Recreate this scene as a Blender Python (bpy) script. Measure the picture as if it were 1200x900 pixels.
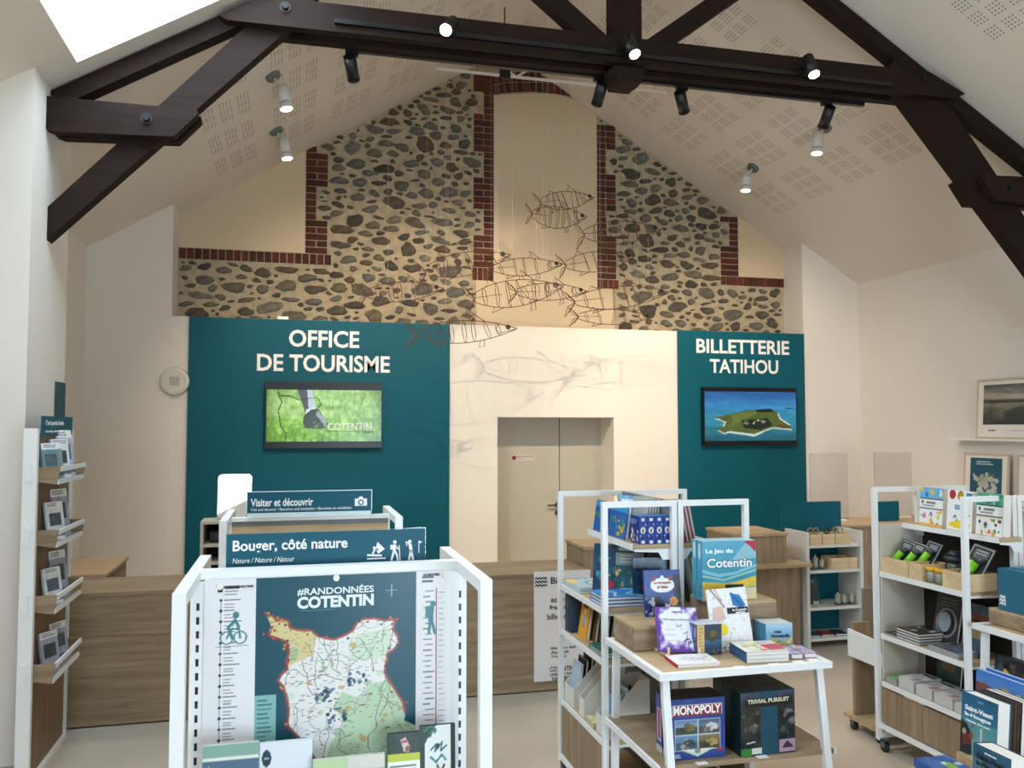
import bpy, bmesh, math, random
import numpy as np
from mathutils import Vector, Matrix, Euler
R = math.radians
random.seed(11)
for _o in list(bpy.data.objects): bpy.data.objects.remove(_o)
S = bpy.context.scene
COL = S.collection

# ------------------------------------------------------------------ camera, sky, exposure
cd = bpy.data.cameras.new('camera'); cam = bpy.data.objects.new('camera', cd); COL.objects.link(cam)
cd.sensor_width = 36; cd.lens = 30.0; cd.clip_start = 0.05
cam.location = (0, 0, 2.1); cam.rotation_euler = (R(90 + 2.8624), 0, -math.atan(0.255))
S.camera = cam
S.view_settings.view_transform = 'Standard'; S.view_settings.look = 'None'
S.view_settings.gamma = 1; S.view_settings.use_curve_mapping = False
S.view_settings.exposure = 0.38
W = bpy.data.worlds.new('overcast_sky'); S.world = W; W.use_nodes = True
bg = W.node_tree.nodes['Background']; bg.inputs['Color'].default_value = (0.66, 0.84, 1.0, 1); bg.inputs['Strength'].default_value = 11.0

# roof: ridge along Y at RX, height RZ, both slopes fall by K per metre
RX, RZ, K = 2.645, 7.02, 0.605
def roof_z(x): return RZ - K * abs(x - RX)
WL, WR, YF, YP, YG = -2.23, 7.52, -4.0, 10.17, 10.62
SKY = [(-1, -1.445, 0.15, 4.85, 6.17), (-1, -1.445, 0.15, 1.6, 3.0), (-1, -1.445, 0.15, -2.4, -0.9)]  # first opening is in view; the other two are unseen, added for daylight
def area(name, loc, rot, sx, sy, power=None, color=(1, 1, 1), portal=False):
    l = bpy.data.lights.new(name, 'AREA'); l.shape = 'RECTANGLE'; l.size = sx; l.size_y = sy; l.color = color
    if portal: l.cycles.is_portal = True
    else: l.energy = power
    o = bpy.data.objects.new(name, l); o.location = loc; o.rotation_euler = rot; COL.objects.link(o); return o
for s, x0, x1, y0, y1 in SKY:          # portals: only guide the sampling of the sky seen through the openings
    xm = (x0 + x1) / 2; area('skylight_portal', (xm, (y0 + y1) / 2, roof_z(xm) + 0.30), (0, s * math.atan(K), 0), (x1 - x0) * 1.17, y1 - y0, portal=True)
area('fill_window_portal', (2.6, YF - 0.12, 1.25), (R(90), 0, 0), 3.0, 2.5, portal=True)  # sky portal of the added fill window behind the camera

# ------------------------------------------------------------------ helpers
MATS = {}
def lin(c): return tuple((v / 12.92 if v <= .04045 else ((v + .055) / 1.055) ** 2.4) for v in c)
def hx(s): s = s.lstrip('#'); return tuple(int(s[i:i + 2], 16) / 255 for i in (0, 2, 4))
def mat(name, col='#ffffff', rough=.6, metal=0, emit=0, spec=.5, bump=0, bscale=60, var=0, vscale=3, alpha=1, trans=0):
    if name in MATS: return MATS[name]
    m = bpy.data.materials.new(name); m.use_nodes = True; nt = m.node_tree; b = nt.nodes['Principled BSDF']
    c = lin(hx(col)) + (1,)
    b.inputs['Base Color'].default_value = c; b.inputs['Roughness'].default_value = rough; b.inputs['Metallic'].default_value = metal
    b.inputs['Specular IOR Level'].default_value = spec
    if trans: b.inputs['Transmission Weight'].default_value = trans
    if alpha < 1: b.inputs['Alpha'].default_value = alpha
    if emit: b.inputs['Emission Color'].default_value = c; b.inputs['Emission Strength'].default_value = emit
    if var or bump:
        tc = nt.nodes.new('ShaderNodeTexCoord'); n = nt.nodes.new('ShaderNodeTexNoise'); n.inputs['Detail'].default_value = 5
        nt.links.new(tc.outputs['Object'], n.inputs['Vector'])
        if var:
            n.inputs['Scale'].default_value = vscale
            r = nt.nodes.new('ShaderNodeValToRGB'); r.color_ramp.elements[0].position = .3; r.color_ramp.elements[1].position = .7
            r.color_ramp.elements[0].color = tuple(v * (1 - var) for v in c[:3]) + (1,); r.color_ramp.elements[1].color = tuple(min(1, v * (1 + var)) for v in c[:3]) + (1,)
            nt.links.new(n.outputs['Fac'], r.inputs['Fac']); nt.links.new(r.outputs['Color'], b.inputs['Base Color'])
        if bump:
            n2 = nt.nodes.new('ShaderNodeTexNoise'); n2.inputs['Scale'].default_value = bscale; n2.inputs['Detail'].default_value = 4
            nt.links.new(tc.outputs['Object'], n2.inputs['Vector'])
            bp = nt.nodes.new('ShaderNodeBump'); bp.inputs['Strength'].default_value = bump; bp.inputs['Distance'].default_value = .01
            nt.links.new(n2.outputs['Fac'], bp.inputs['Height']); nt.links.new(bp.outputs['Normal'], b.inputs['Normal'])
    MATS[name] = m; return m
def wood(name, c1, c2, axis='X', rough=.55, scale=1.0):
    if name in MATS: return MATS[name]
    m = bpy.data.materials.new(name); m.use_nodes = True; nt = m.node_tree; b = nt.nodes['Principled BSDF']
    tc = nt.nodes.new('ShaderNodeTexCoord'); mp = nt.nodes.new('ShaderNodeMapping')
    sc = {'X': (.9, 9, 14), 'Y': (9, .9, 14), 'Z': (12, 12, .9)}[axis]
    mp.inputs['Scale'].default_value = tuple(v * scale for v in sc)
    n = nt.nodes.new('ShaderNodeTexNoise'); n.inputs['Scale'].default_value = 1.6; n.inputs['Detail'].default_value = 9; n.inputs['Roughness'].default_value = .65; n.inputs['Distortion'].default_value = .35
    r = nt.nodes.new('ShaderNodeValToRGB'); r.color_ramp.elements[0].position = .32; r.color_ramp.elements[1].position = .7
    r.color_ramp.elements[0].color = lin(hx(c1)) + (1,); r.color_ramp.elements[1].color = lin(hx(c2)) + (1,)
    nt.links.new(tc.outputs['Object'], mp.inputs['Vector']); nt.links.new(mp.outputs['Vector'], n.inputs['Vector'])
    nt.links.new(n.outputs['Fac'], r.inputs['Fac']); nt.links.new(r.outputs['Color'], b.inputs['Base Color'])
    b.inputs['Roughness'].default_value = rough
    bp = nt.nodes.new('ShaderNodeBump'); bp.inputs['Strength'].default_value = .08; bp.inputs['Distance'].default_value = .004
    nt.links.new(n.outputs['Fac'], bp.inputs['Height']); nt.links.new(bp.outputs['Normal'], b.inputs['Normal'])
    MATS[name] = m; return m
def print_mat(name, rough=.45, emit=0):
    if name in MATS: return MATS[name]
    m = bpy.data.materials.new(name); m.use_nodes = True; nt = m.node_tree; b = nt.nodes['Principled BSDF']
    a = nt.nodes.new('ShaderNodeAttribute'); a.attribute_name = 'Col'; b.inputs['Roughness'].default_value = rough
    if emit:
        b.inputs['Base Color'].default_value = (0, 0, 0, 1)
        nt.links.new(a.outputs['Color'], b.inputs['Emission Color']); b.inputs['Emission Strength'].default_value = emit
    else: nt.links.new(a.outputs['Color'], b.inputs['Base Color'])
    MATS[name] = m; return m

ORG = {}                                    # world base point of every unrotated thing
def org(o): return ORG.get(o.name, Vector())
def tag(o, label=None, cat=None, group=None, kind=None):
    if label: o['label'] = label
    if cat: o['category'] = cat
    if group: o['group'] = group
    if kind: o['kind'] = kind
    return o
def thing(name, label, cat, loc=(0, 0, 0), rot=None, group=None):
    o = bpy.data.objects.new(name, None); o.empty_display_size = .1; COL.objects.link(o)
    o.location = loc
    if rot: o.rotation_euler = rot
    ORG[o.name] = Vector(loc); return tag(o, label, cat, group)
def link(name, me, parent=None):
    o = bpy.data.objects.new(name, me); COL.objects.link(o)
    if parent: o.parent = parent
    return o
def obj(name, bm, m, parent=None, local=False, base=None, smooth=False):
    """one bmesh -> one object; coordinates are world unless local; base = origin of a top-level mesh"""
    b = Vector(base) if base is not None else (org(parent) if parent is not None and not local else Vector())
    if not local: bmesh.ops.translate(bm, verts=bm.verts, vec=-b)
    me = bpy.data.meshes.new(name); bm.to_mesh(me); bm.free()
    if smooth: me.shade_smooth()
    for mm in (m if isinstance(m, (list, tuple)) else [m]): me.materials.append(mm)
    o = link(name, me, parent)
    if parent is None: o.location = b
    ORG[o.name] = b.copy() if not local else Vector()
    return o
def struct(name, bm, m, base=None): return tag(obj(name, bm, m, None, base=base), kind='structure')
def NB(): return bmesh.new()
def box(bm, x0, x1, y0, y1, z0, z1, mi=0, bev=0):
    v = [bm.verts.new(p) for p in ((x0, y0, z0), (x1, y0, z0), (x1, y1, z0), (x0, y1, z0), (x0, y0, z1), (x1, y0, z1), (x1, y1, z1), (x0, y1, z1))]
    fs = [bm.faces.new([v[i] for i in q]) for q in ((3, 2, 1, 0), (4, 5, 6, 7), (0, 1, 5, 4), (1, 2, 6, 5), (2, 3, 7, 6), (3, 0, 4, 7))]
    for f in fs: f.material_index = mi
    if bev:
        es = {e for f in fs for e in f.edges}; bmesh.ops.bevel(bm, geom=list(es), offset=bev, segments=2, affect='EDGES', clamp_overlap=True)
    return v
def B(*a, **k): bm = NB(); box(bm, *a, **k); return bm
def prism(bm, poly, axis, a0, a1):
    """poly of 2D points extruded along axis ('X': poly=(y,z), 'Y': (x,z), 'Z': (x,y))"""
    def p3(p, a): return {'X': (a, p[0], p[1]), 'Y': (p[0], a, p[1]), 'Z': (p[0], p[1], a)}[axis]
    A = [bm.verts.new(p3(p, a0)) for p in poly]; C = [bm.verts.new(p3(p, a1)) for p in poly]; n = len(poly)
    fs = [bm.faces.new(A), bm.faces.new(C[::-1])] + [bm.faces.new((A[i], C[i], C[(i + 1) % n], A[(i + 1) % n])) for i in range(n)]
    bmesh.ops.recalc_face_normals(bm, faces=fs); return fs
def P(poly, axis, a0, a1): bm = NB(); prism(bm, poly, axis, a0, a1); return bm
def beam(bm, p, q, w, h, up=(0, 1, 0)):
    """square-cut bar from p to q, w across 'up' axis... section w (along up) x h"""
    p, q = Vector(p), Vector(q); d = (q - p).normalized(); u = Vector(up); u = (u - d * u.dot(d)).normalized(); s = d.cross(u)
    vs = []
    for e in (p, q):
        for a, b_ in ((-1, -1), (1, -1), (1, 1), (-1, 1)): vs.append(bm.verts.new(e + u * a * w / 2 + s * b_ * h / 2))
    fs = [bm.faces.new([vs[i] for i in f]) for f in ((3, 2, 1, 0), (4, 5, 6, 7), (0, 1, 5, 4), (1, 2, 6, 5), (2, 3, 7, 6), (3, 0, 4, 7))]
    bmesh.ops.recalc_face_normals(bm, faces=fs); return fs
def cyl(bm, p, q, r0, r1=None, seg=16, caps=True, mi=0):
    r1 = r0 if r1 is None else r1; p, q = Vector(p), Vector(q); d = (q - p).normalized()
    u = d.orthogonal().normalized(); s = d.cross(u)
    A, C = [], []
    for i in range(seg):
        t = 2 * math.pi * i / seg; e = u * math.cos(t) + s * math.sin(t)
        A.append(bm.verts.new(p + e * r0)); C.append(bm.verts.new(q + e * r1))
    fs = [bm.faces.new((A[i], A[(i + 1) % seg], C[(i + 1) % seg], C[i])) for i in range(seg)]
    for f in fs: f.smooth = True
    if caps: fs += [bm.faces.new(A[::-1]), bm.faces.new(C)]
    for f in fs: f.material_index = mi
def tube(bm, pts, r, seg=5, closed=False):
    pts = [Vector(p) for p in pts]; n = len(pts); rings = []
    for i, p in enumerate(pts):
        a = pts[(i - 1) % n] if (closed or i > 0) else p; b_ = pts[(i + 1) % n] if (closed or i < n - 1) else p
        d = (b_ - a); d = d.normalized() if d.length > 1e-9 else Vector((1, 0, 0))
        u = Vector((0, 0, 1)) if abs(d.z) < .8 else Vector((0, 1, 0)); u = (u - d * u.dot(d)).normalized(); s = d.cross(u)
        rings.append([bm.verts.new(p + (u * math.cos(2 * math.pi * k / seg) + s * math.sin(2 * math.pi * k / seg)) * r) for k in range(seg)])
    for i in range(n if closed else n - 1):
        A, C = rings[i], rings[(i + 1) % n]
        for k in range(seg): bm.faces.new((A[k], A[(k + 1) % seg], C[(k + 1) % seg], C[k]))
    if not closed: bm.faces.new(rings[0][::-1]); bm.faces.new(rings[-1])
def frame_poly(bm, pts, w, axis_vec): pass

# text: built-in font, turned into mesh; lies in local XZ plane, reads towards -Y
TXT = {}
def text_mesh(s, bold=0.0, ital=0.0):
    k = (s, bold, ital)
    if k in TXT: return TXT[k]
    cu = bpy.data.curves.new('t', 'FONT'); cu.body = s; cu.resolution_u = 3; cu.offset = bold; cu.align_x = 'LEFT'; cu.shear = ital; cu.extrude = 0.004
    o = bpy.data.objects.new('t', cu); COL.objects.link(o); bpy.context.view_layer.update()
    me = bpy.data.meshes.new_from_object(o.evaluated_get(bpy.context.evaluated_depsgraph_get()))
    bpy.data.objects.remove(o); bpy.data.curves.remove(cu)
    n = len(me.vertices); co = np.empty(n * 3, 'f'); me.vertices.foreach_get('co', co); co = co.reshape(-1, 3)
    TXT[k] = (co, [tuple(p.vertices) for p in me.polygons]); bpy.data.meshes.remove(me); return TXT[k]
def text(parent, s, x, z, w, h, m, y=0.0, bold=.0, ital=0, axis='-Y', name='lettering', local=True, world=False):
    """text fitted into the box with left x, bottom z, width w, height h in its parent's local XZ plane at y"""
    co, polys = text_mesh(s, bold, ital)
    if not len(co): return None
    c = co.copy(); mn, mx = c.min(0), c.max(0); c = (c - mn) / np.maximum(mx - mn, 1e-6)
    v = np.stack([x + c[:, 0] * w, y - .0012 * (c[:, 2]), z + c[:, 1] * h], 1)
    if axis == '-X': v = np.stack([v[:, 1], -v[:, 0], v[:, 2]], 1)
    if axis == '+X': v = np.stack([-v[:, 1], v[:, 0], v[:, 2]], 1)
    if world: v = v - np.array(org(parent))
    me = bpy.data.meshes.new(name); me.from_pydata(v.tolist(), [], polys); me.materials.append(m)
    return link(name, me, parent)

# raster painter for flat prints: colours end up on the vertices of a fine grid
class Art:
    def __init__(s, w, h, bgc='#ffffff', asp=1.0):
        s.w, s.h = w, h; s.c = np.empty((h, w, 3)); s.c[:] = hx(bgc)
        s.X, s.Y = np.meshgrid((np.arange(w) + .0) / (w - 1), (np.arange(h) + .0) / (h - 1)); s.asp = asp
    def put(s, mask, col, a=1.0):
        col = np.array(hx(col) if isinstance(col, str) else col); s.c[mask] = s.c[mask] * (1 - a) + col * a; return s
    def rect(s, x0, y0, x1, y1, col, a=1.0): return s.put((s.X >= x0) & (s.X <= x1) & (s.Y >= y0) & (s.Y <= y1), col, a)
    def ell(s, cx, cy, rx, ry, col, a=1.0): return s.put(((s.X - cx) / rx) ** 2 + ((s.Y - cy) / ry) ** 2 <= 1, col, a)
    def mask(s, pts):
        m = np.zeros(s.X.shape, bool); n = len(pts)
        for i in range(n):
            (x0, y0), (x1, y1) = pts[i], pts[(i + 1) % n]
            if y0 == y1: continue
            m ^= ((y0 > s.Y) != (y1 > s.Y)) & (s.X < (x1 - x0) * (s.Y - y0) / (y1 - y0) + x0)
        return m
    def poly(s, pts, col, a=1.0): return s.put(s.mask(pts), col, a)
    def line(s, pts, wd, col, a=1.0):
        d = np.full(s.X.shape, 9.0)
        for (x0, y0), (x1, y1) in zip(pts, pts[1:]):
            dx, dy = (x1 - x0), (y1 - y0) * s.asp; L = dx * dx + dy * dy + 1e-12
            t = np.clip(((s.X - x0) * dx + (s.Y - y0) * s.asp * dy) / L, 0, 1)
            d = np.minimum(d, np.hypot(s.X - x0 - t * dx, (s.Y - y0) * s.asp - t * dy))
        return s.put(d <= wd / 2, col, a)
    def grad(s, x0, y0, x1, y1, ca, cb, horiz=False):
        m = (s.X >= x0) & (s.X <= x1) & (s.Y >= y0) & (s.Y <= y1)
        t = ((s.X - x0) / max(x1 - x0, 1e-6) if horiz else (s.Y - y0) / max(y1 - y0, 1e-6))[m][:, None]
        s.c[m] = np.array(hx(ca)) * (1 - t) + np.array(hx(cb)) * t; return s
    def noise(s, amp, sc=8, seed=0, mask=None, sx=1, sy=1):
        rng = np.random.default_rng(seed); f = np.zeros(s.X.shape)
        for o in range(3):
            g = rng.random((int(sc * sy * 2 ** o) + 2, int(sc * sx * 2 ** o) + 2)); gy = s.Y * (g.shape[0] - 1.001); gx = s.X * (g.shape[1] - 1.001)
            iy, ix = gy.astype(int), gx.astype(int); fy, fx = gy - iy, gx - ix
            f += ((g[iy, ix] * (1 - fx) + g[iy, ix + 1] * fx) * (1 - fy) + (g[iy + 1, ix] * (1 - fx) + g[iy + 1, ix + 1] * fx) * fy - .5) / (1.6 ** o)
        f = f * amp; 
        if mask is not None: f = f * mask
        s.c = np.clip(s.c + f[..., None], 0, 1); return s
    def rows(s, x0, y0, x1, n, pitch, hgt, col, seed=0, a=.8):
        rng = random.Random(seed)
        for i in range(n):
            s.rect(x0, y0 + i * pitch, x0 + (x1 - x0) * rng.uniform(.55, 1), y0 + i * pitch + hgt, col, a)
        return s
    def blobs(s, n, cols, r0, r1, x0=0, y0=0, x1=1, y1=1, seed=0, a=.9):
        rng = random.Random(seed)
        for _ in range(n):
            r = rng.uniform(r0, r1); s.ell(rng.uniform(x0, x1), rng.uniform(y0, y1), r, r / s.asp * rng.uniform(.5, 1.2), rng.choice(cols), a)
        return s
ART = {}
def art_mesh(key, art, w, h):
    """grid of w x h metres in local XZ (x from -w/2, z from 0), facing -Y"""
    k = (key, round(w, 4), round(h, 4))
    if k in ART: return ART[k]
    n, m_ = art.w, art.h
    xs = (art.X - .5) * w; zs = (1 - art.Y) * h
    co = np.stack([xs, np.zeros_like(xs), zs], -1).reshape(-1, 3)
    i = np.arange(n * m_).reshape(m_, n); q = np.stack([i[1:, :-1], i[1:, 1:], i[:-1, 1:], i[:-1, :-1]], -1).reshape(-1, 4)
    me = bpy.data.meshes.new(key); me.vertices.add(len(co)); me.vertices.foreach_set('co', co.ravel())
    me.loops.add(q.size); me.loops.foreach_set('vertex_index', q.ravel()); me.polygons.add(len(q))
    me.polygons.foreach_set('loop_start', np.arange(0, q.size, 4)); me.update(calc_edges=True)
    c = art.c.reshape(-1, 3); c = np.where(c <= .04045, c / 12.92, ((c + .055) / 1.055) ** 2.4)
    at = me.color_attributes.new('Col', 'FLOAT_COLOR', 'POINT'); at.data.foreach_set('color', np.concatenate([c, np.ones((len(c), 1))], 1).astype('f').ravel())
    ART[k] = me; return me
def art(parent, key, a, w, h, loc, m=None, rot=None, name='print'):
    me = art_mesh(key, a, w, h)
    if not me.materials: me.materials.append(m or print_mat('print_paper'))
    o = link(name, me, parent); o.location = loc
    if rot: o.rotation_euler = rot
    return o

# shared materials
M_white = mat('white_paint', '#ebe3d9', .8, var=.02, vscale=.7)
M_ceil = mat('ceiling_plaster', '#e8ddd0', .85, var=.015, vscale=.5)
M_metal = mat('white_metal', '#f0f0ee', .35)
M_teal = mat('teal_laminate', '#005868', .55, spec=.25, var=.03, vscale=1)
M_tealprint = mat('teal_print', '#0a5366', .45, spec=.3)
M_lett = mat('white_lettering', '#f4f4f2', .5)
M_oak = wood('oak_laminate', '#7f6950', '#ab9475', 'X')
M_oakz = wood('oak_upright', '#836b51', '#ae9677', 'Z')
M_oakl = wood('oak_light', '#a98c68', '#c9ae88', 'X')
M_pine = wood('pine_box', '#d2b184', '#e7cda4', 'X')
M_beam = wood('dark_beam', '#1d120d', '#2c1c15', 'X', rough=.7); M_beam.node_tree.nodes['Principled BSDF'].inputs['Specular IOR Level'].default_value = .18
M_black = mat('black_metal', '#101112', .4)
M_blackp = mat('black_plastic', '#0b0b0c', .3)
M_grey = mat('grey_panel', '#77797a', .6)
M_paper = mat('paper_pages', '#ece8e0', .8)
M_lens = mat('lamp_lens', '#fff0d8', .3, emit=22)
M_dark = mat('dark_gap', '#151312', .8)
M_acry = mat('clear_acrylic', '#f6fbfb', .05, trans=1.0, spec=.4)
# ------------------------------------------------------------------ the room
M_floor = mat('concrete_floor', '#b6ab9b', .40, var=.17, vscale=.9, bump=.05, bscale=25)
struct('floor', B(WL - .2, WR + .2, YF - .2, 11, -.2, 0), M_floor)
def slope_slab(bm, s, x0, x1, y0, y1, t0=0, t1=.28):
    """piece of a roof slope between x0,x1,y0,y1, thickness t0..t1 above the ceiling surface"""
    prism(bm, [(x0, roof_z(x0) + t0), (x1, roof_z(x1) + t0), (x1, roof_z(x1) + t1), (x0, roof_z(x0) + t1)], 'Y', y0, y1)
ceil_o = None
for s, xa, xb in ((-1, WL - .2, RX), (1, RX, WR + .2)):
    bm = NB(); holes = sorted([h for h in SKY if h[0] == s], key=lambda h: h[3]); y = YF - .2
    for _, x0, x1, y0, y1 in holes:
        slope_slab(bm, s, xa, xb, y, y0); slope_slab(bm, s, xa, x0, y0, y1); slope_slab(bm, s, x1, xb, y0, y1); y = y1
    slope_slab(bm, s, xa, xb, y, 11)
    o = struct('ceiling', bm, M_ceil); 
    if s < 0: ceil_l = o
    else: ceil_r = o
# acoustic perforations: blocks of 4x4 holes, nine blocks to a panel
def perf_mesh():
    bm = NB()
    for a in (-.18, 0, .18):
        for b in (-.18, 0, .18):
            for i in range(4):
                for j in range(4):
                    u, v = a + (i - 1.5) * .034, b + (j - 1.5) * .034
                    vs = [bm.verts.new((u + .0085 * math.cos(t), v + .0085 * math.sin(t), 0)) for t in [k * math.pi / 3 for k in range(6)]]
                    bm.faces.new(vs[::-1])
    me = bpy.data.meshes.new('perforated_panel'); bm.to_mesh(me); bm.free(); me.materials.append(mat('perforation', '#82786d', .9)); return me
pm = perf_mesh(); kk = math.sqrt(1 + K * K)
for s, par in ((-1, ceil_l), (1, ceil_r)):
    for dc in (3.85, 3.13, 2.41, 1.69, .97, .40):
        for yc in (9.67, 8.94, 8.21, 7.48, 5.43, 4.70, 3.97):
            if dc == .40: continue
            x = RX + s * dc / kk
            if any(h[0] == s and h[1] - .3 < x < h[2] + .3 and h[3] - .3 < yc < h[4] + .3 for h in SKY): continue
            if s < 0 and yc < 6: continue
            if s > 0 and yc < 6 and dc > 3.5 : continue
            o = link('perforated_panel', pm, par); o.location = (x, yc, roof_z(x) - .0015); o.rotation_euler = (0, s * math.atan(K), 0); o['kind'] = 'stuff'
# side walls, front wall with an unseen window added for fill light, piers
struct('wall_right', B(WR, WR + .2, YF - .2, 11, 0, roof_z(WR) + .1), M_white)
struct('wall_left', B(WL - .2, WL, YF - .2, 11, 0, roof_z(WL) + .1), M_white)
bm = NB(); box(bm, WL, 1.1, YF - .2, YF, 0, 3.4); box(bm, 4.1, WR, YF - .2, YF, 0, 3.4); box(bm, 1.1, 4.1, YF - .2, YF, 2.5, 3.4)
prism(bm, [(WL, 3.3), (WR, 3.3), (WR, roof_z(WR) + .1), (RX, RZ + .1), (WL, roof_z(WL) + .1)], 'Y', YF - .2, YF)
struct('wall_front', bm, M_white)
bm = NB()
for x in (1.14, 2.6, 4.06): box(bm, x - .04, x + .04, YF - .12, YF - .04, 0, 2.5)
for z in (.04, 2.46): box(bm, 1.1, 4.1, YF - .12, YF - .04, z - .04, z + .04)
struct('fill_window_1', bm, mat('anthracite_frame', '#33383b', .4))  # unseen window, added to let fill daylight in from behind the camera
bm = NB(); xl = -1.345
prism(bm, [(WL, 0), (xl, 0), (xl, roof_z(xl) + .02), (WL, roof_z(WL) + .02)], 'Y', 10.15, 10.9); struct('wall_pier_left', bm, M_white)
bm = NB(); xr = 6.655
prism(bm, [(xr, 0), (WR, 0), (WR, roof_z(WR) + .02), (xr, roof_z(xr) + .02)], 'Y', 10.16, 10.9); struct('wall_pier_right', bm, M_white)
bm = NB(); prism(bm, [(WL, 0), (-1.65, 0), (-1.65, roof_z(-1.65) + .02), (WL, roof_z(WL) + .02)], 'Y', 6.0, 6.93); struct('wall_pillar_left', bm, M_white)
bm = NB(); prism(bm, [(WR, 0), (7.36, 0), (7.36, roof_z(7.36) + .02), (WR, roof_z(WR) + .02)], 'Y', 6.22, 6.93); struct('wall_pillar_right', bm, M_white)
# partition with the door recess
D0, D1, DZ = 2.411, 3.925, 2.217
bm = NB(); PT = 3.34
box(bm, xl, D0, YP, YP + .12, 0, PT); box(bm, D1, xr, YP, YP + .12, 0, PT); box(bm, D0, D1, YP, YP + .12, DZ, PT)
box(bm, D0 - .06, D0, YP + .12, YG + .1, 0, DZ + .06); box(bm, D1, D1 + .06, YP + .12, YG + .1, 0, DZ + .06); box(bm, D0, D1, YP + .12, YG + .1, DZ, DZ + .06)
struct('wall_partition', bm, M_white)
# door in the recess
M_door = mat('door_paint', '#b9b2a2', .5)
dr = thing('door_1', 'pale grey double door with small red sign in the white partition', 'door', (3.3, YG + .05, 0)); dr['kind'] = 'structure'; del dr['category']
obj('door_leaf', B(D0, 3.352, YG + .04, YG + .09, .01, DZ), M_door, dr)
obj('door_leaf', B(3.362, D1, YG + .04, YG + .09, .01, DZ), M_door, dr)
obj('door_gap', B(3.352, 3.362, YG + .06, YG + .09, .01, DZ), M_dark, dr)
h_ = obj('handle_plate', P([(3.37 + .0 + .035 * math.cos(t) - .045, 1.085 + .035 * math.sin(t)) for t in [k * math.pi / 8 for k in range(16)]], 'Y', YG + .025, YG + .04), mat('dark_steel', '#55504a', .35, .8), dr)
bm = NB(); cyl(bm, (3.325, YG + .03, 1.085), (3.325, YG - .02, 1.085), .011); cyl(bm, (3.335, YG - .02, 1.085), (3.18, YG - .02, 1.085), .011); obj('handle', bm, MATS['dark_steel'], dr)
obj('lock_rosette', P([(3.325 + .035 * math.cos(t), .985 + .035 * math.sin(t)) for t in [k * math.pi / 8 for k in range(16)]], 'Y', YG + .025, YG + .04), MATS['dark_steel'], dr)
obj('door_sign', B(2.72, 3.02, YG + .036, YG + .04, 1.66, 1.74), mat('sign_plate', '#c9c3b6', .5), dr)
bm = P([(2.745 + .03 * math.cos(t), 1.70 + .03 * math.sin(t)) for t in [k * math.pi / 10 for k in range(20)]], 'Y', YG + .032, YG + .0365); obj('sign_disc', bm, mat('sign_red', '#8d1236', .5), dr)
text(dr, 'Réservé au personnel', 2.785, 1.705, .22, .022, MATS['sign_red'], y=YG + .0355, bold=.02, world=True)
text(dr, 'Staff only', 2.785, 1.68, .1, .016, MATS['sign_red'], y=YG + .0355, world=True)
# speaker grille on the left pier
sp = thing('wall_speaker', 'round white loudspeaker grille on the wall left of the teal panel', 'speaker', (-1.296, 10.15, 2.604))
bm = NB(); cyl(bm, (-1.296, 10.15, 2.604), (-1.296, 10.10, 2.604), .16, .145, 40); obj('housing', bm, mat('speaker_white', '#dcd6cb', .5), sp)
bm = NB(); tube(bm, [(-1.296 + .12 * math.cos(t), 10.10, 2.604 + .12 * math.sin(t)) for t in [k * math.pi / 20 for k in range(40)]], .008, 6, True); obj('rim', bm, MATS['speaker_white'], sp)
bm = NB()
for i in range(5):
    for j in range(5): box(bm, -1.296 + (i - 2) * .02 - .006, -1.296 + (i - 2) * .02 + .006, 10.096, 10.101, 2.604 + (j - 2) * .02 - .006, 2.604 + (j - 2) * .02 + .006)
obj('grille_holes', bm, mat('grille_grey', '#8d877d', .7), sp)

# ------------------------------------------------------------------ gable wall: mortar, stones, bricks
M_mort = mat('lime_mortar', '#b8a88d', .95, var=.20, vscale=11, bump=.7, bscale=45)
M_beige = mat('beige_render', '#dfc9a9', .9, var=.03, vscale=1.2)
bm = NB()
prism(bm, [(xl - .3, 2.35), (xr + .3, 2.35), (xr + .3, roof_z(xr + .3)), (RX, RZ), (xl - .3, roof_z(xl - .3))], 'Y', YG, YG + .3)
box(bm, xl - .3, D0 - .06, YG, YG + .3, 0, 2.35); box(bm, D1 + .06, xr + .3, YG, YG + .3, 0, 2.35)
gable = struct('wall_back', bm, M_mort)
# rendered bays (left window bay, niche, right window bay)
NL, NR = 2.463, 3.875                      # niche between its brick jambs
WJL, WJR = .10, 5.95                       # beige edge of the left / right bay
def under(pts): return pts
bay = NB(); prism(bay, [(xl, 4.21), (WJL, 4.21), (WJL, roof_z(WJL)), (xl, roof_z(xl))], 'Y', YG - .012, YG); obj('rendered_bay', bay, M_beige, gable)
bay = NB(); prism(bay, [(WJR, 4.18), (xr, 4.18), (xr, roof_z(xr)), (WJR, roof_z(WJR))], 'Y', YG - .012, YG); obj('rendered_bay', bay, M_beige, gable)
bay = NB(); prism(bay, [(NL, 3.2), (NR, 3.2), (NR, roof_z(NR)), (3.6, roof_z(3.6)), (3.3, 6.50), (2.9, 6.47), (NL, 6.40)], 'Y', YG - .012, YG)
box(bay, 2.235, NL, YG - .011, YG, 3.2, 3.97); box(bay, NR, 4.115, YG - .011, YG, 3.2, 3.93); obj('rendered_bay', bay, M_beige, gable)
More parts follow.
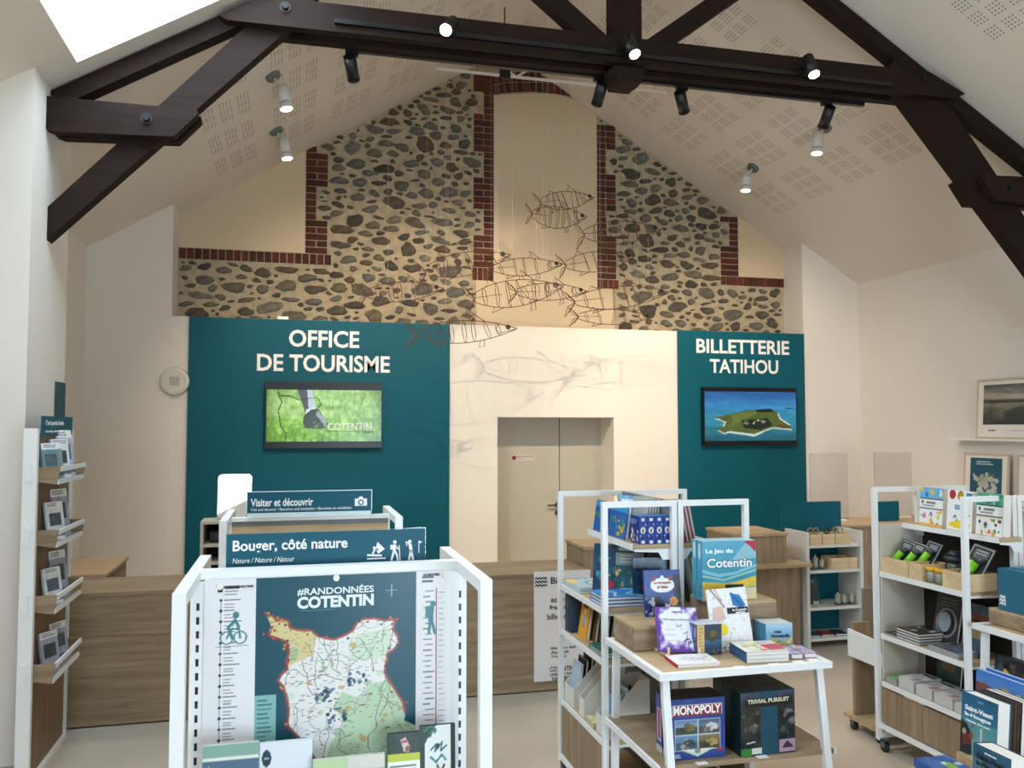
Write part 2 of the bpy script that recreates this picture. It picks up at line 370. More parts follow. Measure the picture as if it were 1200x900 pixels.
# bricks
BR = [mat('brick_%s' % n, c, .85, var=.12, vscale=14, bump=.3, bscale=60) for n, c in (('red', '#5c2a1f'), ('dark', '#46221b'), ('warm', '#673324'), ('brown', '#51281f'))]
bricks_taken = []
BMESH = {}
def brick(w, h, cx, cz, rot=0):
    k = (round(w, 3), round(h, 3)); mi = random.choice((0, 0, 1, 2, 3)); k = k + (mi,)
    if k not in BMESH:
        b = NB(); v = box(b, -w / 2, w / 2, -.022, .01, -h / 2, h / 2)
        for q in v:
            if q.co.y < 0: q.co.x *= 1 - .008 / w; q.co.z *= 1 - .008 / h
        me = bpy.data.meshes.new('brick'); b.to_mesh(me); b.free(); me.materials.append(BR[mi]); BMESH[k] = me
    o = link('brick', BMESH[k], gable); o.location = (cx, YG + random.uniform(-.003, .004), cz); o.rotation_euler = (0, rot, 0)
JO = .010
def jamb(xin, side, z0, ztop_fn, cp, start_wide, runs):
    """quoined jamb: courses of height cp from z0 up; inner edge xin, growing to side (+1 right / -1 left)"""
    z, i, wide, left = z0, 0, start_wide, runs[0]; r = 0; out = []
    while True:
        w = .27 if wide else .135
        x0, x1 = (xin, xin + w) if side > 0 else (xin - w, xin)
        if z + cp * .5 > min(ztop_fn(x0), ztop_fn(x1)) + .03: break
        if wide and i % 2: parts = [(x0, x0 + w / 2), (x0 + w / 2, x1)]
        else: parts = [(x0, x1)]
        for a, b_ in parts: brick(b_ - a - JO, cp - JO, (a + b_) / 2, z + cp / 2)
        out.append((x0, x1, z, z + cp)); z += cp; i += 1; left -= 1
        if left == 0: wide = not wide; r += 1; left = runs[r % len(runs)]
    bricks_taken.extend(out)
def soldiers(x0, x1, z0, h, n):
    p = (x1 - x0) / n
    for i in range(n): brick(p - JO, h - JO, x0 + p * (i + .5), z0 + h / 2)
    bricks_taken.append((x0, x1, z0, z0 + h))
CP = .0835
soldiers(xl, .42, 4.075, .135, 20); jamb(WJL, 1, 4.21, roof_z, CP, True, [5, 5, 5, 5])
soldiers(5.68, xr, 4.05, .13, 11); jamb(WJR, -1, 4.18, roof_z, CP, True, [5, 4, 5, 5])
soldiers(2.18, NL, 3.97, .17, 4); jamb(NL, -1, 4.14, lambda x: 6.42, CP, True, [5, 4, 5, 4, 6, 4, 3])
soldiers(NR, 4.18, 3.93, .13, 4); jamb(NR, 1, 4.06, roof_z, CP, True, [7, 4, 6, 4, 5, 4])
ARC, AZ = 2.9, 6.50                        # arch radius, crown height of its underside
acx = 3.20
for k in range(-9, 9):
    t = (k + .5) * .0285 * 1.0
    r_ = ARC + .14
    x, z = acx + r_ * math.sin(t), AZ - ARC + r_ * math.cos(t)
    if z - .05 < roof_z(x) + .12:
        brick(.0285 * ARC - JO + .004, .135 - JO, acx + (ARC + .07) * math.sin(t), AZ - ARC + (ARC + .07) * math.cos(t), t)
        if z + .0 < roof_z(x): brick(.0285 * ARC - JO + .006, .135 - JO, acx + (ARC + .207) * math.sin(t), AZ - ARC + (ARC + .207) * math.cos(t), t)
bricks_taken.append((2.18, 3.95, 6.40, 6.80))
for zz in (6.43, 6.513, 6.596): brick(.26, CP - JO, 2.325, zz + CP / 2)
bricks_taken.append((2.18, 2.47, 6.4, 6.7))
# rubble stones, largest first
ST = [mat('stone_%s' % n, c, .9, var=.38, vscale=22, bump=.8, bscale=34) for n, c in (('grey', '#686154'), ('umber', '#5a5145'), ('slate', '#6b675e'), ('olive', '#6f6752'), ('dark', '#4c463d'), ('rust', '#62503f'), ('pale', '#7a7366'))]
def in_stone(x, z, rx, rz):
    m = .012
    if x - rx < xl + .01 or x + rx > xr - .01 or z - rz < 3.28: return False
    if z + rz * .4 > min(roof_z(x - rx), roof_z(x + rx)) - .0: return False
    if x - rx < WJL + m and z + rz > 4.075 - m: return False
    if x + rx > WJR - m and z + rz > 4.05 - m: return False
    if x + rx > NL - m and x - rx < NR + m and z + rz > 3.28: return False
    if x + rx > 2.235 - m and x - rx < 4.115 + m and z - rz < 3.97 + m: return False
    for a, b_, c, d in bricks_taken:
        if x + rx > a - m and x - rx < b_ + m and z + rz > c - m and z - rz < d + m: return False
    return True
rs = random.Random(5); placed = []
def try_place(n, wr, hr, tries):
    c = 0
    for _ in range(tries):
        w, h = rs.uniform(*wr) / 2, rs.uniform(*hr) / 2; x, z = rs.uniform(xl, xr), rs.uniform(3.25, 6.7)
        if not in_stone(x, z, w, h): continue
        if all(((x - a) / (w + c_ + .018)) ** 2 + ((z - b_) / (h + d_ + .016)) ** 2 > 1.0 for a, b_, c_, d_ in placed):
            placed.append((x, z, w, h)); c += 1
            if c >= n: break
try_place(34, (.21, .31), (.13, .19), 1200); try_place(110, (.16, .26), (.085, .125), 5000); try_place(150, (.11, .20), (.06, .095), 8000)
try_place(190, (.07, .14), (.035, .065), 12000); try_place(120, (.04, .09), (.022, .045), 7000)
placed.sort(key=lambda p: -p[2] * p[3])
rest = NB()
for i, (x, z, w, h) in enumerate(placed):
    b = NB() if i < 300 else rest; n = rs.randint(10, 14); off = rs.uniform(0, 6.28); tilt = rs.uniform(-.2, .2) * (1 if w > h * 1.2 else .2)
    lo = rs.uniform(0, 6.28); rr = [(1 + .16 * math.sin(2 * 6.283 * q_ / n + lo) + .08 * math.sin(3 * 6.283 * q_ / n + lo * 2)) * rs.uniform(.84, 1.12) for q_ in range(n)]; d = rs.uniform(.012, .03); ja = [rs.uniform(-.28, .28) for _ in range(n)]
    def ring(f, y):
        o_ = []
        for k in range(n):
            t = off + 2 * math.pi * (k + ja[k]) / n; u, v = w * rr[k] * f * math.cos(t), h * rr[k] * f * math.sin(t)
            o_.append(b.verts.new((u * math.cos(tilt) - v * math.sin(tilt) + (x if i >= 300 else 0), y, u * math.sin(tilt) + v * math.cos(tilt) + (z if i >= 300 else 0))))
        return o_
    y0 = YG if i >= 300 else 0
    r0, r1, r2 = ring(1.03, y0 + .004), ring(.99, y0 - d * .6), ring(.72, y0 - d)
    for A, C in ((r0, r1), (r1, r2)):
        for k in range(n): b.faces.new((A[k], C[k], C[(k + 1) % n], A[(k + 1) % n]))
    b.faces.new(r2)
    bmesh.ops.recalc_face_normals(b, faces=b.faces)
    if i < 300:
        me = bpy.data.meshes.new('stone'); b.to_mesh(me); b.free(); me.materials.append(rs.choice(ST[:3] + ST)); o = link('stone', me, gable); o.location = (x, YG, z)
        for p in me.polygons:
            if p.normal.y > .5: me.flip_normals(); break
bmesh.ops.recalc_face_normals(rest, faces=rest.faces)
so = obj('small_stones', rest, ST[1], gable); so['kind'] = 'stuff'

# ------------------------------------------------------------------ roof truss
tr = thing('roof_truss', 'dark brown timber roof truss spanning the room under the white ceiling', 'roof truss', (RX, 6.43, 5.0))
def raf(s):
    b = NB(); x0 = RX + s * 4.33; t = .155
    prism(b, [(x0, roof_z(x0) - .015), (RX, RZ - .02), (RX, RZ - t), (x0 - s * .0, roof_z(x0) - t)], 'Y', 6.36, 6.50); return obj('rafter', b, M_beam, tr)
raf(-1); raf(1)
for y0, y1, zb in ((6.27, 6.35, 5.0), (6.51, 6.60, 5.02)):
    b = NB(); zt = zb + .19
    prism(b, [(-.555, zb + .03), (-.50, zb), (5.70, zb + .03), (5.79, zb + .08), (5.42, zb + .24), (-.25, zb + .21)], 'Y', y0, y1); obj('collar_board', b, M_beam, tr)
b = NB(); box(b, 2.47, 2.71, 6.34, 6.52, 4.90, RZ - .2); prism(b, [(2.45, 5.0), (2.50, 4.88), (2.68, 4.88), (2.73, 5.0)], 'Y', 6.30, 6.56); obj('king_post', b, M_beam, tr)
for s in (-1, 1):
    b = NB(); beam(b, (2.59 + s * .10, 6.43, 5.12), (2.59 + s * 1.45, 6.43, 6.15), .12, .15); obj('strut', b, M_beam, tr)
    # long brace from the pillar up to the collar
    b = NB(); xw = RX - 4.295 if s < 0 else RX + 4.305
    if s < 0: pts = [(-1.65, 3.37), (-1.65, 3.60), (-.36, 5.03), (.0, 5.43), (.14, 5.31), (-.08, 5.02)]
    else: pts = [(7.36, 2.64), (7.36, 2.97), (5.66, 5.06), (5.20, 5.45), (5.05, 5.25), (5.13, 5.12)]
    prism(b, pts, 'Y', 6.365, 6.495); obj('brace', b, M_beam, tr)
    for y0, y1, dz in ((6.27, 6.355, 0), (6.505, 6.60, .035)):
        b = NB()
        if s < 0: pts = [(-1.65, 4.335 + dz), (-.69, 4.33 + dz), (-.685, 4.30 + dz), (-.84, 4.125 + dz), (-1.6, 4.095 + dz), (-1.65, 4.11 + dz)]
        else: pts = [(7.34, 4.41 + dz), (5.99, 4.355 + dz), (5.95, 4.33 + dz), (6.10, 4.13 + dz), (7.34, 4.15 + dz)]
        if s > 0 and y0 > 6.4: pts = [(x - .08, z - .02) for x, z in pts]
        prism(b, pts, 'Y', y0, y1); obj('tie_board', b, M_beam, tr)
for x, z in ((-1.02, 4.235), (-.10, 5.14), (2.46, 5.10), (2.83, 5.10), (5.35, 5.17), (6.25, 4.26)):
    b = NB(); cyl(b, (x, 6.28, z), (x, 6.235, z), .026, .022, 8); cyl(b, (x, 6.28, z), (x, 6.262, z), .042, .042, 12); obj('bolt', b, mat('iron_bolt', '#191412', .5, .4), tr)
b = NB(); beam(b, (5.10, 6.33, 5.58), (5.23, 6.20, 5.70), .05, .05); obj('peg', b, M_beam, tr)
# lighting tracks on the collar
t1 = tag(obj('track_rail', B(.25, 5.0, 6.235, 6.272, 5.055, 5.09), M_black, None, base=(2.6, 6.25, 5.055)), 'black lighting track screwed to the front of the dark beam', 'track')
t2 = tag(obj('track_rail', B(.35, 5.0, 6.605, 6.65, 5.02, 5.06), M_black, None, base=(2.6, 6.62, 5.02)), 'black lighting track on the far side of the dark beam', 'track')
def spot(loc, d, power, size, col=(1, .82, .61), blend=.6, rad=.009):
    l = bpy.data.lights.new('spot', 'SPOT'); l.energy = power; l.spot_size = R(size); l.spot_blend = blend; l.color = col; l.shadow_soft_size = rad
    o = bpy.data.objects.new('spot_bulb', l); o.location = loc; o.rotation_euler = Vector(d).to_track_quat('-Z', 'Y').to_euler(); COL.objects.link(o); return o
def track_spot(mx, my, mz, d, label, power, lit_front, size=70):
    d = Vector(d).normalized(); base = Vector((mx, my, mz))
    t = thing('track_spotlight', label, 'spotlight', base, group='black spotlights on the roof beam')
    b = NB(); box(b, mx - .05, mx + .05, my - .018, my + .018, mz - .03, mz - .001); obj('adapter', b, M_black, t)
    c = base + Vector((0, 0, -.13)) if not lit_front else base + Vector((0, -.10, -.02))
    b = NB(); cyl(b, base + Vector((0, 0, -.015)), c - d * .05, .011, seg=8); obj('arm', b, M_black, t)
    b = NB(); cyl(b, c - d * .10, c + d * .085, .048, .048, 24); cyl(b, c + d * .085, c + d * .10, .05, .05, 24); obj('lamp_head', b, M_black, t)
    b = NB(); cyl(b, c + d * .098, c + d * .103, .043, .043, 24); obj('lens', b, M_lens, t)
    if not lit_front:
        u = d.orthogonal().normalized(); b = NB(); box(b, c.x - .012, c.x + .012, c.y - .053, c.y - .045, c.z - .005, c.z + .045); obj('sticker', b, M_lett, t)
    s_ = spot(c + d * .12, d, power, size); s_.parent = t; s_.location = c + d * .12 - base
PW = 230
track_spot(.40, 6.63, 5.02, (.22, .78, -.60), 'leftmost black spotlight hanging below the beam, aimed at the stone gable', 190, False, 88)
track_spot(2.45, 6.63, 5.02, (.02, .78, -.60), 'black spotlight hanging below the king post, aimed at the back wall', 210, False, 82)
track_spot(3.20, 6.63, 5.02, (.50, .60, -.6), 'tilted black spotlight below the beam, just right of the king post', 120, False, 78)
track_spot(4.62, 6.63, 5.02, (.12, .74, -.66), 'rightmost black spotlight hanging below the beam', 170, False, 84)
track_spot(1.08, 6.215, 5.09, (-.45, -.75, -.75), 'lit black spotlight on the front of the beam, left of the king post', 110, True, 80)
track_spot(2.52, 6.215, 5.10, (.15, -.55, -.95), 'lit black spotlight on the beam right in front of the king post', 110, True, 80)
track_spot(4.12, 6.215, 5.11, (-.0, -.5, -1), 'lit black spotlight on the front of the beam, near its right end', 110, True, 80)
def ceil_spot(x, y, d, label, s):
    d = Vector(d).normalized(); z = roof_z(x); base = Vector((x, y, z)); n = Vector((s * K, 0, 1)).normalized()
    t = thing('ceiling_spotlight', label, 'spotlight', base, group='white ceiling spotlights')
    b = NB(); cyl(b, base + n * .005, base - n * .035, .075, .07, 28); obj('ceiling_rose', b, mat('rose_grey', '#6f726c', .5), t)
    c = base - n * .10 + Vector((.05 if s < 0 else -.05, 0, -.10))
    b = NB(); cyl(b, base - n * .03, c - d * .06, .014, seg=10); obj('arm', b, mat('lamp_white', '#e4e0da', .45), t)
    b = NB(); cyl(b, c - d * .10, c + d * .06, .055, .055, 28); cyl(b, c + d * .066, c + d * .12, .055, .058, 28); obj('lamp_head', b, MATS['lamp_white'], t)
    b = NB(); cyl(b, c + d * .119, c + d * .124, .052, .052, 28); obj('lens', b, M_lens, t)
    s_ = spot(c + d * .14, d, 75, 95, (1, .86, .70)); s_.parent = t; s_.location = c + d * .14 - base
ceil_spot(-.23, 7.88, (.22, -.05, -1), 'white ceiling spotlight on the left slope, nearer the beam', -1)
ceil_spot(-.23, 9.36, (.18, -.05, -1), 'white ceiling spotlight on the left slope, nearer the stone gable', -1)
ceil_spot(5.47, 7.88, (-.10, -.05, -1), 'white ceiling spotlight on the right slope, nearer the beam', 1)
ceil_spot(5.47, 9.36, (-.10, -.05, -1), 'white ceiling spotlight on the right slope, nearer the stone gable', 1)
# ------------------------------------------------------------------ teal panels, lettering, screens
def teal_panel(x0, x1, zt, label):
    t = thing('wall_panel', label, 'wall panel', ((x0 + x1) / 2, 10.15, 0))
    obj('board', B(x0, x1, 10.135, YP, 0, zt), M_teal, t); return t
tp = teal_panel(-1.156, 1.81, 3.335, 'tall teal wall panel lettered OFFICE DE TOURISME')
text(tp, 'OFFICE', -.07, 3.02, .80, .20, M_lett, y=10.133, bold=.024, world=True)
text(tp, 'DE TOURISME', -.42, 2.735, 1.51, .20, M_lett, y=10.133, bold=.024, world=True)
obj('sensor_cap', B(-.20, -.08, 10.13, 10.19, 3.335, 3.37), M_lett, tp)
tp2 = teal_panel(4.805, 6.65, 3.35, 'tall teal wall panel lettered BILLETTERIE TATIHOU')
text(tp2, 'BILLETTERIE', 5.06, 3.06, 1.36, .185, M_lett, y=10.133, bold=.024, world=True)
text(tp2, 'TATIHOU', 5.25, 2.80, 1.0, .185, M_lett, y=10.133, bold=.024, world=True)
def screen(x0, x1, z0, z1, label, key, a, ins, emit):
    t = thing('wall_screen', label, 'television', ((x0 + x1) / 2, 10.13, z0))
    obj('bezel', B(x0, x1, 10.06, 10.125, z0, z1, bev=.004), M_blackp, t)
    obj('wall_bracket', B(x0 + .3, x1 - .3, 10.125, 10.136, z0 + .15, z1 - .15), M_black, t)
    l, r, b_, u = ins; w, h = x1 - x0 - l - r, z1 - z0 - b_ - u
    art(t, key, a, w, h, (x0 + l + w / 2 - t.location.x, -.072, b_), print_mat(key, .2, emit), name='display'); return t
# TV 1: walking shoe in grass
a = Art(200, 88, '#6f9a4c', .46)
a.grad(0, 0, 1, .55, '#83a860', '#8fb468').grad(0, .55, 1, 1, '#7fae4a', '#5f8c33').noise(.16, 26, 3, sx=2.2, sy=.5).noise(.14, 8, 9)
a.poly([(.26, 0), (.345, 0), (.41, .36), (.33, .44)], '#4a4f55').poly([(.345, 0), (.39, 0), (.42, .36), (.36, .40)], '#a9b7c0').poly([(.34, .38), (.42, .33), (.43, .42), (.33, .48)], '#c3ced2')
a.poly([(.32, .50), (.38, .38), (.44, .36), (.53, .66), (.50, .76), (.33, .74), (.31, .64)], '#3a4440').poly([(.44, .40), (.52, .62), (.50, .68), (.42, .48)], '#8a949a')
a.line([(.09, 0), (.12, .12), (.2, .12), (.28, .2), (.36, .16), (.44, .16), (.47, .28), (.44, .34)], .008, '#2c3a24').line([(.09, .05), (.13, .25), (.10, .4), (.12, .7), (.17, .85), (.17, 1)], .009, '#26351c')
a.blobs(60, ['#a9cf5a', '#4f7d2e', '#8cbf4a'], .006, .02, 0, .62, 1, 1, 4, .5)
for e in range(6): a.put((a.X < .015 * (6 - e)) | (a.X > 1 - .015 * (6 - e)) , '#1f3a14', .06)
tv = screen(-.325, 1.0, 1.855, 2.612, 'wide wall screen showing a walking shoe in green grass, lettered COTENTIN', 'screen_green', a, (.02, .015, .075, .09), 1.05)
text(tv, 'COTENTIN', .375, 2.06, .50, .085, M_lett, y=10.05, bold=.01, world=True)
text(tv, 'LES SPORTS', .70, 2.02, .20, .022, mat('screen_dark_ink', '#1d2a16', .5), y=10.05, world=True)
bm = B(.36, .90, 10.05, 10.052, 2.046, 2.05); obj('underline', bm, MATS['screen_dark_ink'], tv)
# TV 2: island in the sea
a = Art(180, 98, '#2f6fb0', .55)
a.grad(0, 0, 1, .35, '#2c5f9e', '#3a8bc4').grad(0, .35, 1, .7, '#3586ad', '#2f86a0').grad(0, .7, 1, 1, '#2a7f8c', '#1f5d72').noise(.07, 5, 2, sx=.5, sy=3)
isl = [(.09, .53), (.20, .49), (.35, .43), (.45, .38), (.55, .38), (.72, .35), (.78, .40), (.82, .55), (.93, .68), (.95, .76), (.84, .74), (.74, .72), (.62, .80), (.53, .86), (.40, .83), (.27, .80), (.20, .84), (.13, .76), (.20, .70), (.22, .62), (.16, .56)]
a.poly([(x + .004, y + .03) for x, y in isl], '#b9c9c0').poly(isl, '#55632c').poly([(.30, .48), (.48, .40), (.6, .42), (.45, .55), (.28, .7)], '#6b7838', .8)
a.poly([(.39, .58), (.68, .54), (.74, .68), (.6, .78), (.42, .74)], '#1c2a1a').poly([(.55, .37), (.72, .34), (.76, .42), (.56, .42)], '#18241a').poly([(.79, .68), (.93, .7), (.86, .75), (.76, .72)], '#5a4028')
a.line([(.80, .45), (.82, .55), (.93, .68)], .012, '#dfe5dd').line([(.24, .82), (.4, .86), (.53, .9), (.63, .82)], .016, '#d4d9cf').line([(.22, .62), (.2, .7)], .015, '#d4d9cf')
a.blobs(14, ['#c9c6b6', '#9c9c88'], .006, .012, .41, .57, .66, .66, 3).ell(.93, .335, .05, .014, '#1d2f33').noise(.05, 24, 7)
screen(5.111, 6.474, 1.861, 2.612, 'wide wall screen showing an aerial view of a green island in blue sea', 'screen_island', a, (.02, .015, .055, .055), .75)

# ------------------------------------------------------------------ wire fish hung from a white bar
M_wire = mat('rusty_wire', '#5a3420', .6, .3)
M_wired = mat('dark_wire', '#241a14', .6, .3)
fb = thing('hanging_bar', 'thin white bar under the ridge that carries the wire fish', 'bar', (3.2, 9.0, 5.97))
bm = NB(); beam(bm, (1.45, 9.0, 5.98), (3.40, 9.0, 5.98), .025, .025); beam(bm, (3.40, 9.0, 5.98), (4.15, 9.0, 5.98), .02, .02); obj('bar', bm, M_metal, fb)
bm = NB()
for s in (-1, 1): beam(bm, (2.34, 9.0, 5.98), (2.34 + s * .18, 9.0, 6.10), .02, .02)
obj('brace', bm, M_metal, fb)
bm = NB(); box(bm, 2.15, 2.27, 8.97, 9.03, 5.95, 6.18); beam(bm, (2.21, 9.0, 6.17), (2.21, 9.0, roof_z(2.21)), .012, .012); obj('hanger', bm, M_black, fb)
for x_ in (1.9, 4.0): bm = NB(); tube(bm, [(x_, 9.0, 5.98), (x_, 9.0, roof_z(x_))], .003); obj('cord', bm, M_wired, fb)
def fish(x, z, L, y, ht, tilt, yaw, label, dens=6, m=None, tr_=.0042, belly=1.0):
    """x,z: middle of the fish; L: length; nose towards +X"""
    t = thing('wire_fish', label, 'fish sculpture', (x, y, z), (0, -tilt, yaw), group='wire fish under the ridge')
    m = m or M_wire; H = ht * 1.18
    def top(u): return H * .5 * math.sin(math.pi * min(1, (u * .93 + .07)) ** .85) ** .8 * (1.0 if u < .8 else 1 - (u - .8) * 1.2)
    def bot(u): return -H * .5 * belly * math.sin(math.pi * min(1, u * .95 + .05) ** .9) ** .85
    us = [i / 14 for i in range(15)]; X = lambda u: (u - .5) * L
    b = NB(); tube(b, [(X(u), 0, top(u)) for u in us], tr_); tube(b, [(X(u), 0, bot(u)) for u in us[:-1]] + [(X(.985), 0, bot(.95) * .5)], tr_)
    tube(b, [(X(u), -(top(u) - bot(u)) * .2, (top(u) + bot(u)) * .5) for u in us[:5]], tr_ * .7)
    rg = random.Random(int(x * 977 + z * 131))
    for k in range(dens):
        u = .12 + .66 * (k + rg.uniform(-.2, .2)) / max(1, dens - 1); c, r1 = (top(u) + bot(u)) / 2, (top(u) - bot(u)) / 2; sl = rg.uniform(-.035, .02)
        tube(b, [(X(u) + sl * math.cos(a_) + .03 * math.sin(a_), r1 * .45 * math.sin(a_), c + r1 * math.cos(a_)) for a_ in [j * math.pi / 6 for j in range(12)]], tr_ * .8, 4, True)
    obj('body_frame', b, m, t, local=True)
    b = NB()
    for s in (-1, 1):
        tip = (X(0) - .13 * L, 0, s * H * .62); tube(b, [(X(0), 0, 0), (X(0) - .10 * L, 0, s * H * .50), tip, (X(0) - .085 * L, 0, s * H * .18), (X(0), 0, 0)], tr_)
        for f in (.3, .6): tube(b, [(X(0), 0, s * .01), (X(0) - .09 * L * (.6 + f * .5), 0, s * H * (.15 + .5 * f))], tr_ * .6, 4)
    obj('tail_fin', b, m, t, local=True)
    b = NB(); u0 = .52; tube(b, [(X(u0), 0, top(u0)), (X(u0 + .02), 0, top(u0) + H * .38), (X(u0 + .16), 0, top(u0 + .16))], tr_)
    tube(b, [(X(u0 + .05), 0, top(u0)), (X(u0 + .03), 0, top(u0) + H * .3)], tr_ * .6, 4)
    obj('dorsal_fin', b, m, t, local=True); b = NB(); tube(b, [(X(.14), 0, top(.14)), (X(.18), 0, top(.18) + H * .22), (X(.26), 0, top(.26))], tr_); obj('rear_fin', b, m, t, local=True)
    b = NB(); tube(b, [(X(.62), .03, bot(.62)), (X(.60), .04, bot(.62) - H * .28), (X(.66), .04, bot(.62) - H * .22), (X(.66), .03, bot(.66))], tr_)
    obj('belly_fin', b, m, t, local=True); b = NB(); tube(b, [(X(.2), 0, bot(.2)), (X(.16), 0, bot(.2) - H * .2), (X(.30), 0, bot(.3))], tr_); obj('tail_belly_fin', b, m, t, local=True)
    b = NB(); e = (X(.9), -H * .12, (top(.9) + bot(.9)) * .5 + H * .08)
    for rr in (.07, .045, .02): tube(b, [(e[0] + rr * H * 1.4 * math.cos(a_), e[1], e[2] + rr * H * 1.4 * math.sin(a_)) for a_ in [j * math.pi / 5 for j in range(10)]], tr_ * .9, 4, True)
    obj('eye', b, M_wired, t, local=True)
    b = NB(); tube(b, [(X(.83), 0, bot(.83) * .6), (X(.93), -.01, bot(.9) * .45), (X(1.0), 0, top(1.0) * .5)], tr_)
    tube(b, [(X(.80), -H * .2, top(.8) * .8), (X(.77), -H * .22, 0), (X(.81), -H * .15, bot(.8) * .8)], tr_); obj('jaw', b, m, t, local=True)
    rot = Euler((0, -tilt, yaw)).to_matrix()
    for dx in (-.22, .28):
        w0 = rot @ Vector((dx * L, 0, top(dx + .5))); w1 = Vector((w0.x, w0.y, roof_z(x + w0.x) - z - .002))
        b = NB(); tube(b, [rot.inverted() @ w0, rot.inverted() @ w1], .0007, 4); obj('nylon_thread', b, mat('nylon', '#e9e9e4', .3), t, local=True)
    return t
FISH = [  # photo px of tail root and nose, depth, height of body (m), label
    (633, 239, 698, 230, 8.9, .17, 'topmost wire fish, in front of the pale niche', 7, 1),
    (624, 251, 688, 254, 9.15, .17, 'second wire fish, under the topmost one, with a deep belly', 7, 1.5),
    (684, 276, 777, 268, 8.8, .22, 'wire fish in front of the stones right of the niche', 7, 1),
    (500, 318, 598, 299, 9.2, .22, 'wire fish over the lower left niche bricks', 6, 1),
    (577, 316, 661, 309, 9.1, .17, 'wire fish in the middle of the niche above the big-eyed one', 5, 1),
    (662, 312, 745, 300, 9.3, .20, 'wire fish crossing the lower right niche bricks', 5, 1),
    (557, 350, 660, 336, 8.6, .24, 'largest wire fish, low in the niche', 6, 1),
    (607, 342, 687, 342, 8.85, .16, 'big-eyed wire fish partly in front of the largest one', 5, 1),
    (490, 392, 606, 385, 8.7, .20, 'lowest wire fish, crossing the top edge of the partition', 7, 1),
    (674, 354, 785, 342, 8.9, .21, 'wire fish low on the right, upper of the two', 6, 1),
    (677, 372, 768, 371, 9.2, .15, 'wire fish low on the right, just above the partition', 5, 1),
    (430, 345, 520, 338, 9.0, .18, 'leftmost wire fish, in front of the rubble stones', 5, 1)]
_f = Vector((math.sin(math.atan(.255)) * math.cos(R(2.8624)), math.cos(math.atan(.255)) * math.cos(R(2.8624)), math.sin(R(2.8624))))
_r = Vector((math.cos(math.atan(.255)), -math.sin(math.atan(.255)), 0)); _u = _r.cross(_f)
def PYp(x, y, Y):
    d = _f + _r * ((x - 600) / 1000) + _u * ((450 - y) / 1000); return Vector((0, 0, 2.1)) + d * (Y / d.y)
for x0, y0, x1, y1, Y, ht, lb, dn, be in FISH:
    a_, b_ = PYp(x0, y0, Y), PYp(x1, y1, Y); L = (b_ - a_).length; c = (a_ + b_) / 2
    fish(round(c.x, 3), round(c.z, 3), round(L, 3), Y, ht, round(math.atan2(b_.z - a_.z, b_.x - a_.x), 3), random.uniform(-.15, .15), lb, dn, belly=be)

# ------------------------------------------------------------------ reception counters
ct = thing('reception_counter', 'long low oak reception counter across the room with a white notice', 'counter', (.4, 6.6, 0))
obj('front_panel', B(-1.575, 2.345, 6.605, 6.635, .012, .905), M_oak, ct)
obj('worktop', B(-1.575, 2.345, 6.60, 7.25, .905, .932), M_oak, ct)
obj('end_panel', B(2.315, 2.345, 6.637, 7.25, .012, .905), M_oak, ct)
obj('end_panel', B(-1.575, -1.545, 6.637, 7.25, .012, .905), M_oak, ct)
obj('plinth', B(-1.54, 2.31, 6.64, 6.66, 0, .012), M_dark, ct)
dk = thing('desk_return', 'oak desk return behind the left end of the long counter', 'desk', (-1.75, 7.6, 0))
obj('top', B(-2.2, -1.40, 7.26, 8.2, .93, .955), M_oakl, dk); obj('side', B(-1.45, -1.42, 7.26, 8.2, 0, .93), M_oakz, dk)
nt = thing('counter_notice', 'white printed notice with wave logo hung on the counter front', 'notice', (2.1, 6.6, 0))
obj('sheet', B(1.862, 2.335, 6.592, 6.5995, .085, .945), mat('notice_white', '#ece6e4', .6), nt)
M_navy = mat('navy_print', '#1d3350', .5); M_ink = mat('black_print', '#1b1b1d', .5)
bm = NB()
for k in range(3):
    z = .90 - k * .028
    pts = [(1.87 + i * .0125, z + (.008 if i % 2 else -.006)) for i in range(9)]
    prism(bm, pts + [(x, zz - .014) for x, zz in pts[::-1]], 'Y', 6.590, 6.592)
obj('wave_logo', bm, M_navy, nt)
for s, x, z, w, h in (('Bienvenue', 2.0, .845, .31, .055), ('accueil', 2.0, .70, .17, .045), ('français', 1.99, .635, .17, .045), ('billetterie', 1.97, .565, .22, .045), ('Information desk', 2.0, .33, .21, .022), ('Auskunft', 2.0, .295, .15, .022), ('Ticketing', 2.0, .26, .13, .022), ('COTENTIN', 1.99, .155, .2, .04), ('UNIQUE PAR', 1.99, .115, .2, .03), ('NATURE', 2.01, .085, .15, .03)):
    text(nt, s, x, z, w, h, M_ink, y=6.592, bold=.02, world=True)
c2 = thing('reception_block', 'tall oak reception block behind the notice, left of the shelves', 'counter', (2.6, 6.8, 0))
obj('body', B(2.36, 3.05, 6.80, 7.29, 0, 1.075), M_oakz, c2); obj('top', B(2.35, 3.06, 6.79, 7.30, 1.075, 1.10), M_oakl, c2)
c3 = thing('ticket_counter', 'oak ticket counter with raised top and lower ledge beside the white shelf', 'counter', (4.3, 7.3, 0))
obj('body', B(3.99, 4.51, 7.22, 7.80, .82, 1.075), M_oakz, c3); obj('top', B(3.98, 4.53, 7.21, 7.81, 1.075, 1.10), M_oakl, c3)
obj('ledge', B(3.98, 4.72, 7.12, 7.81, .79, .82), M_oakl, c3); obj('front', B(4.0, 4.70, 7.30, 7.80, 0, .79), M_oakz, c3)
c4 = thing('oak_desk', 'oak desk against the right wall behind the white shelving', 'desk', (6.3, 8.4, 0))
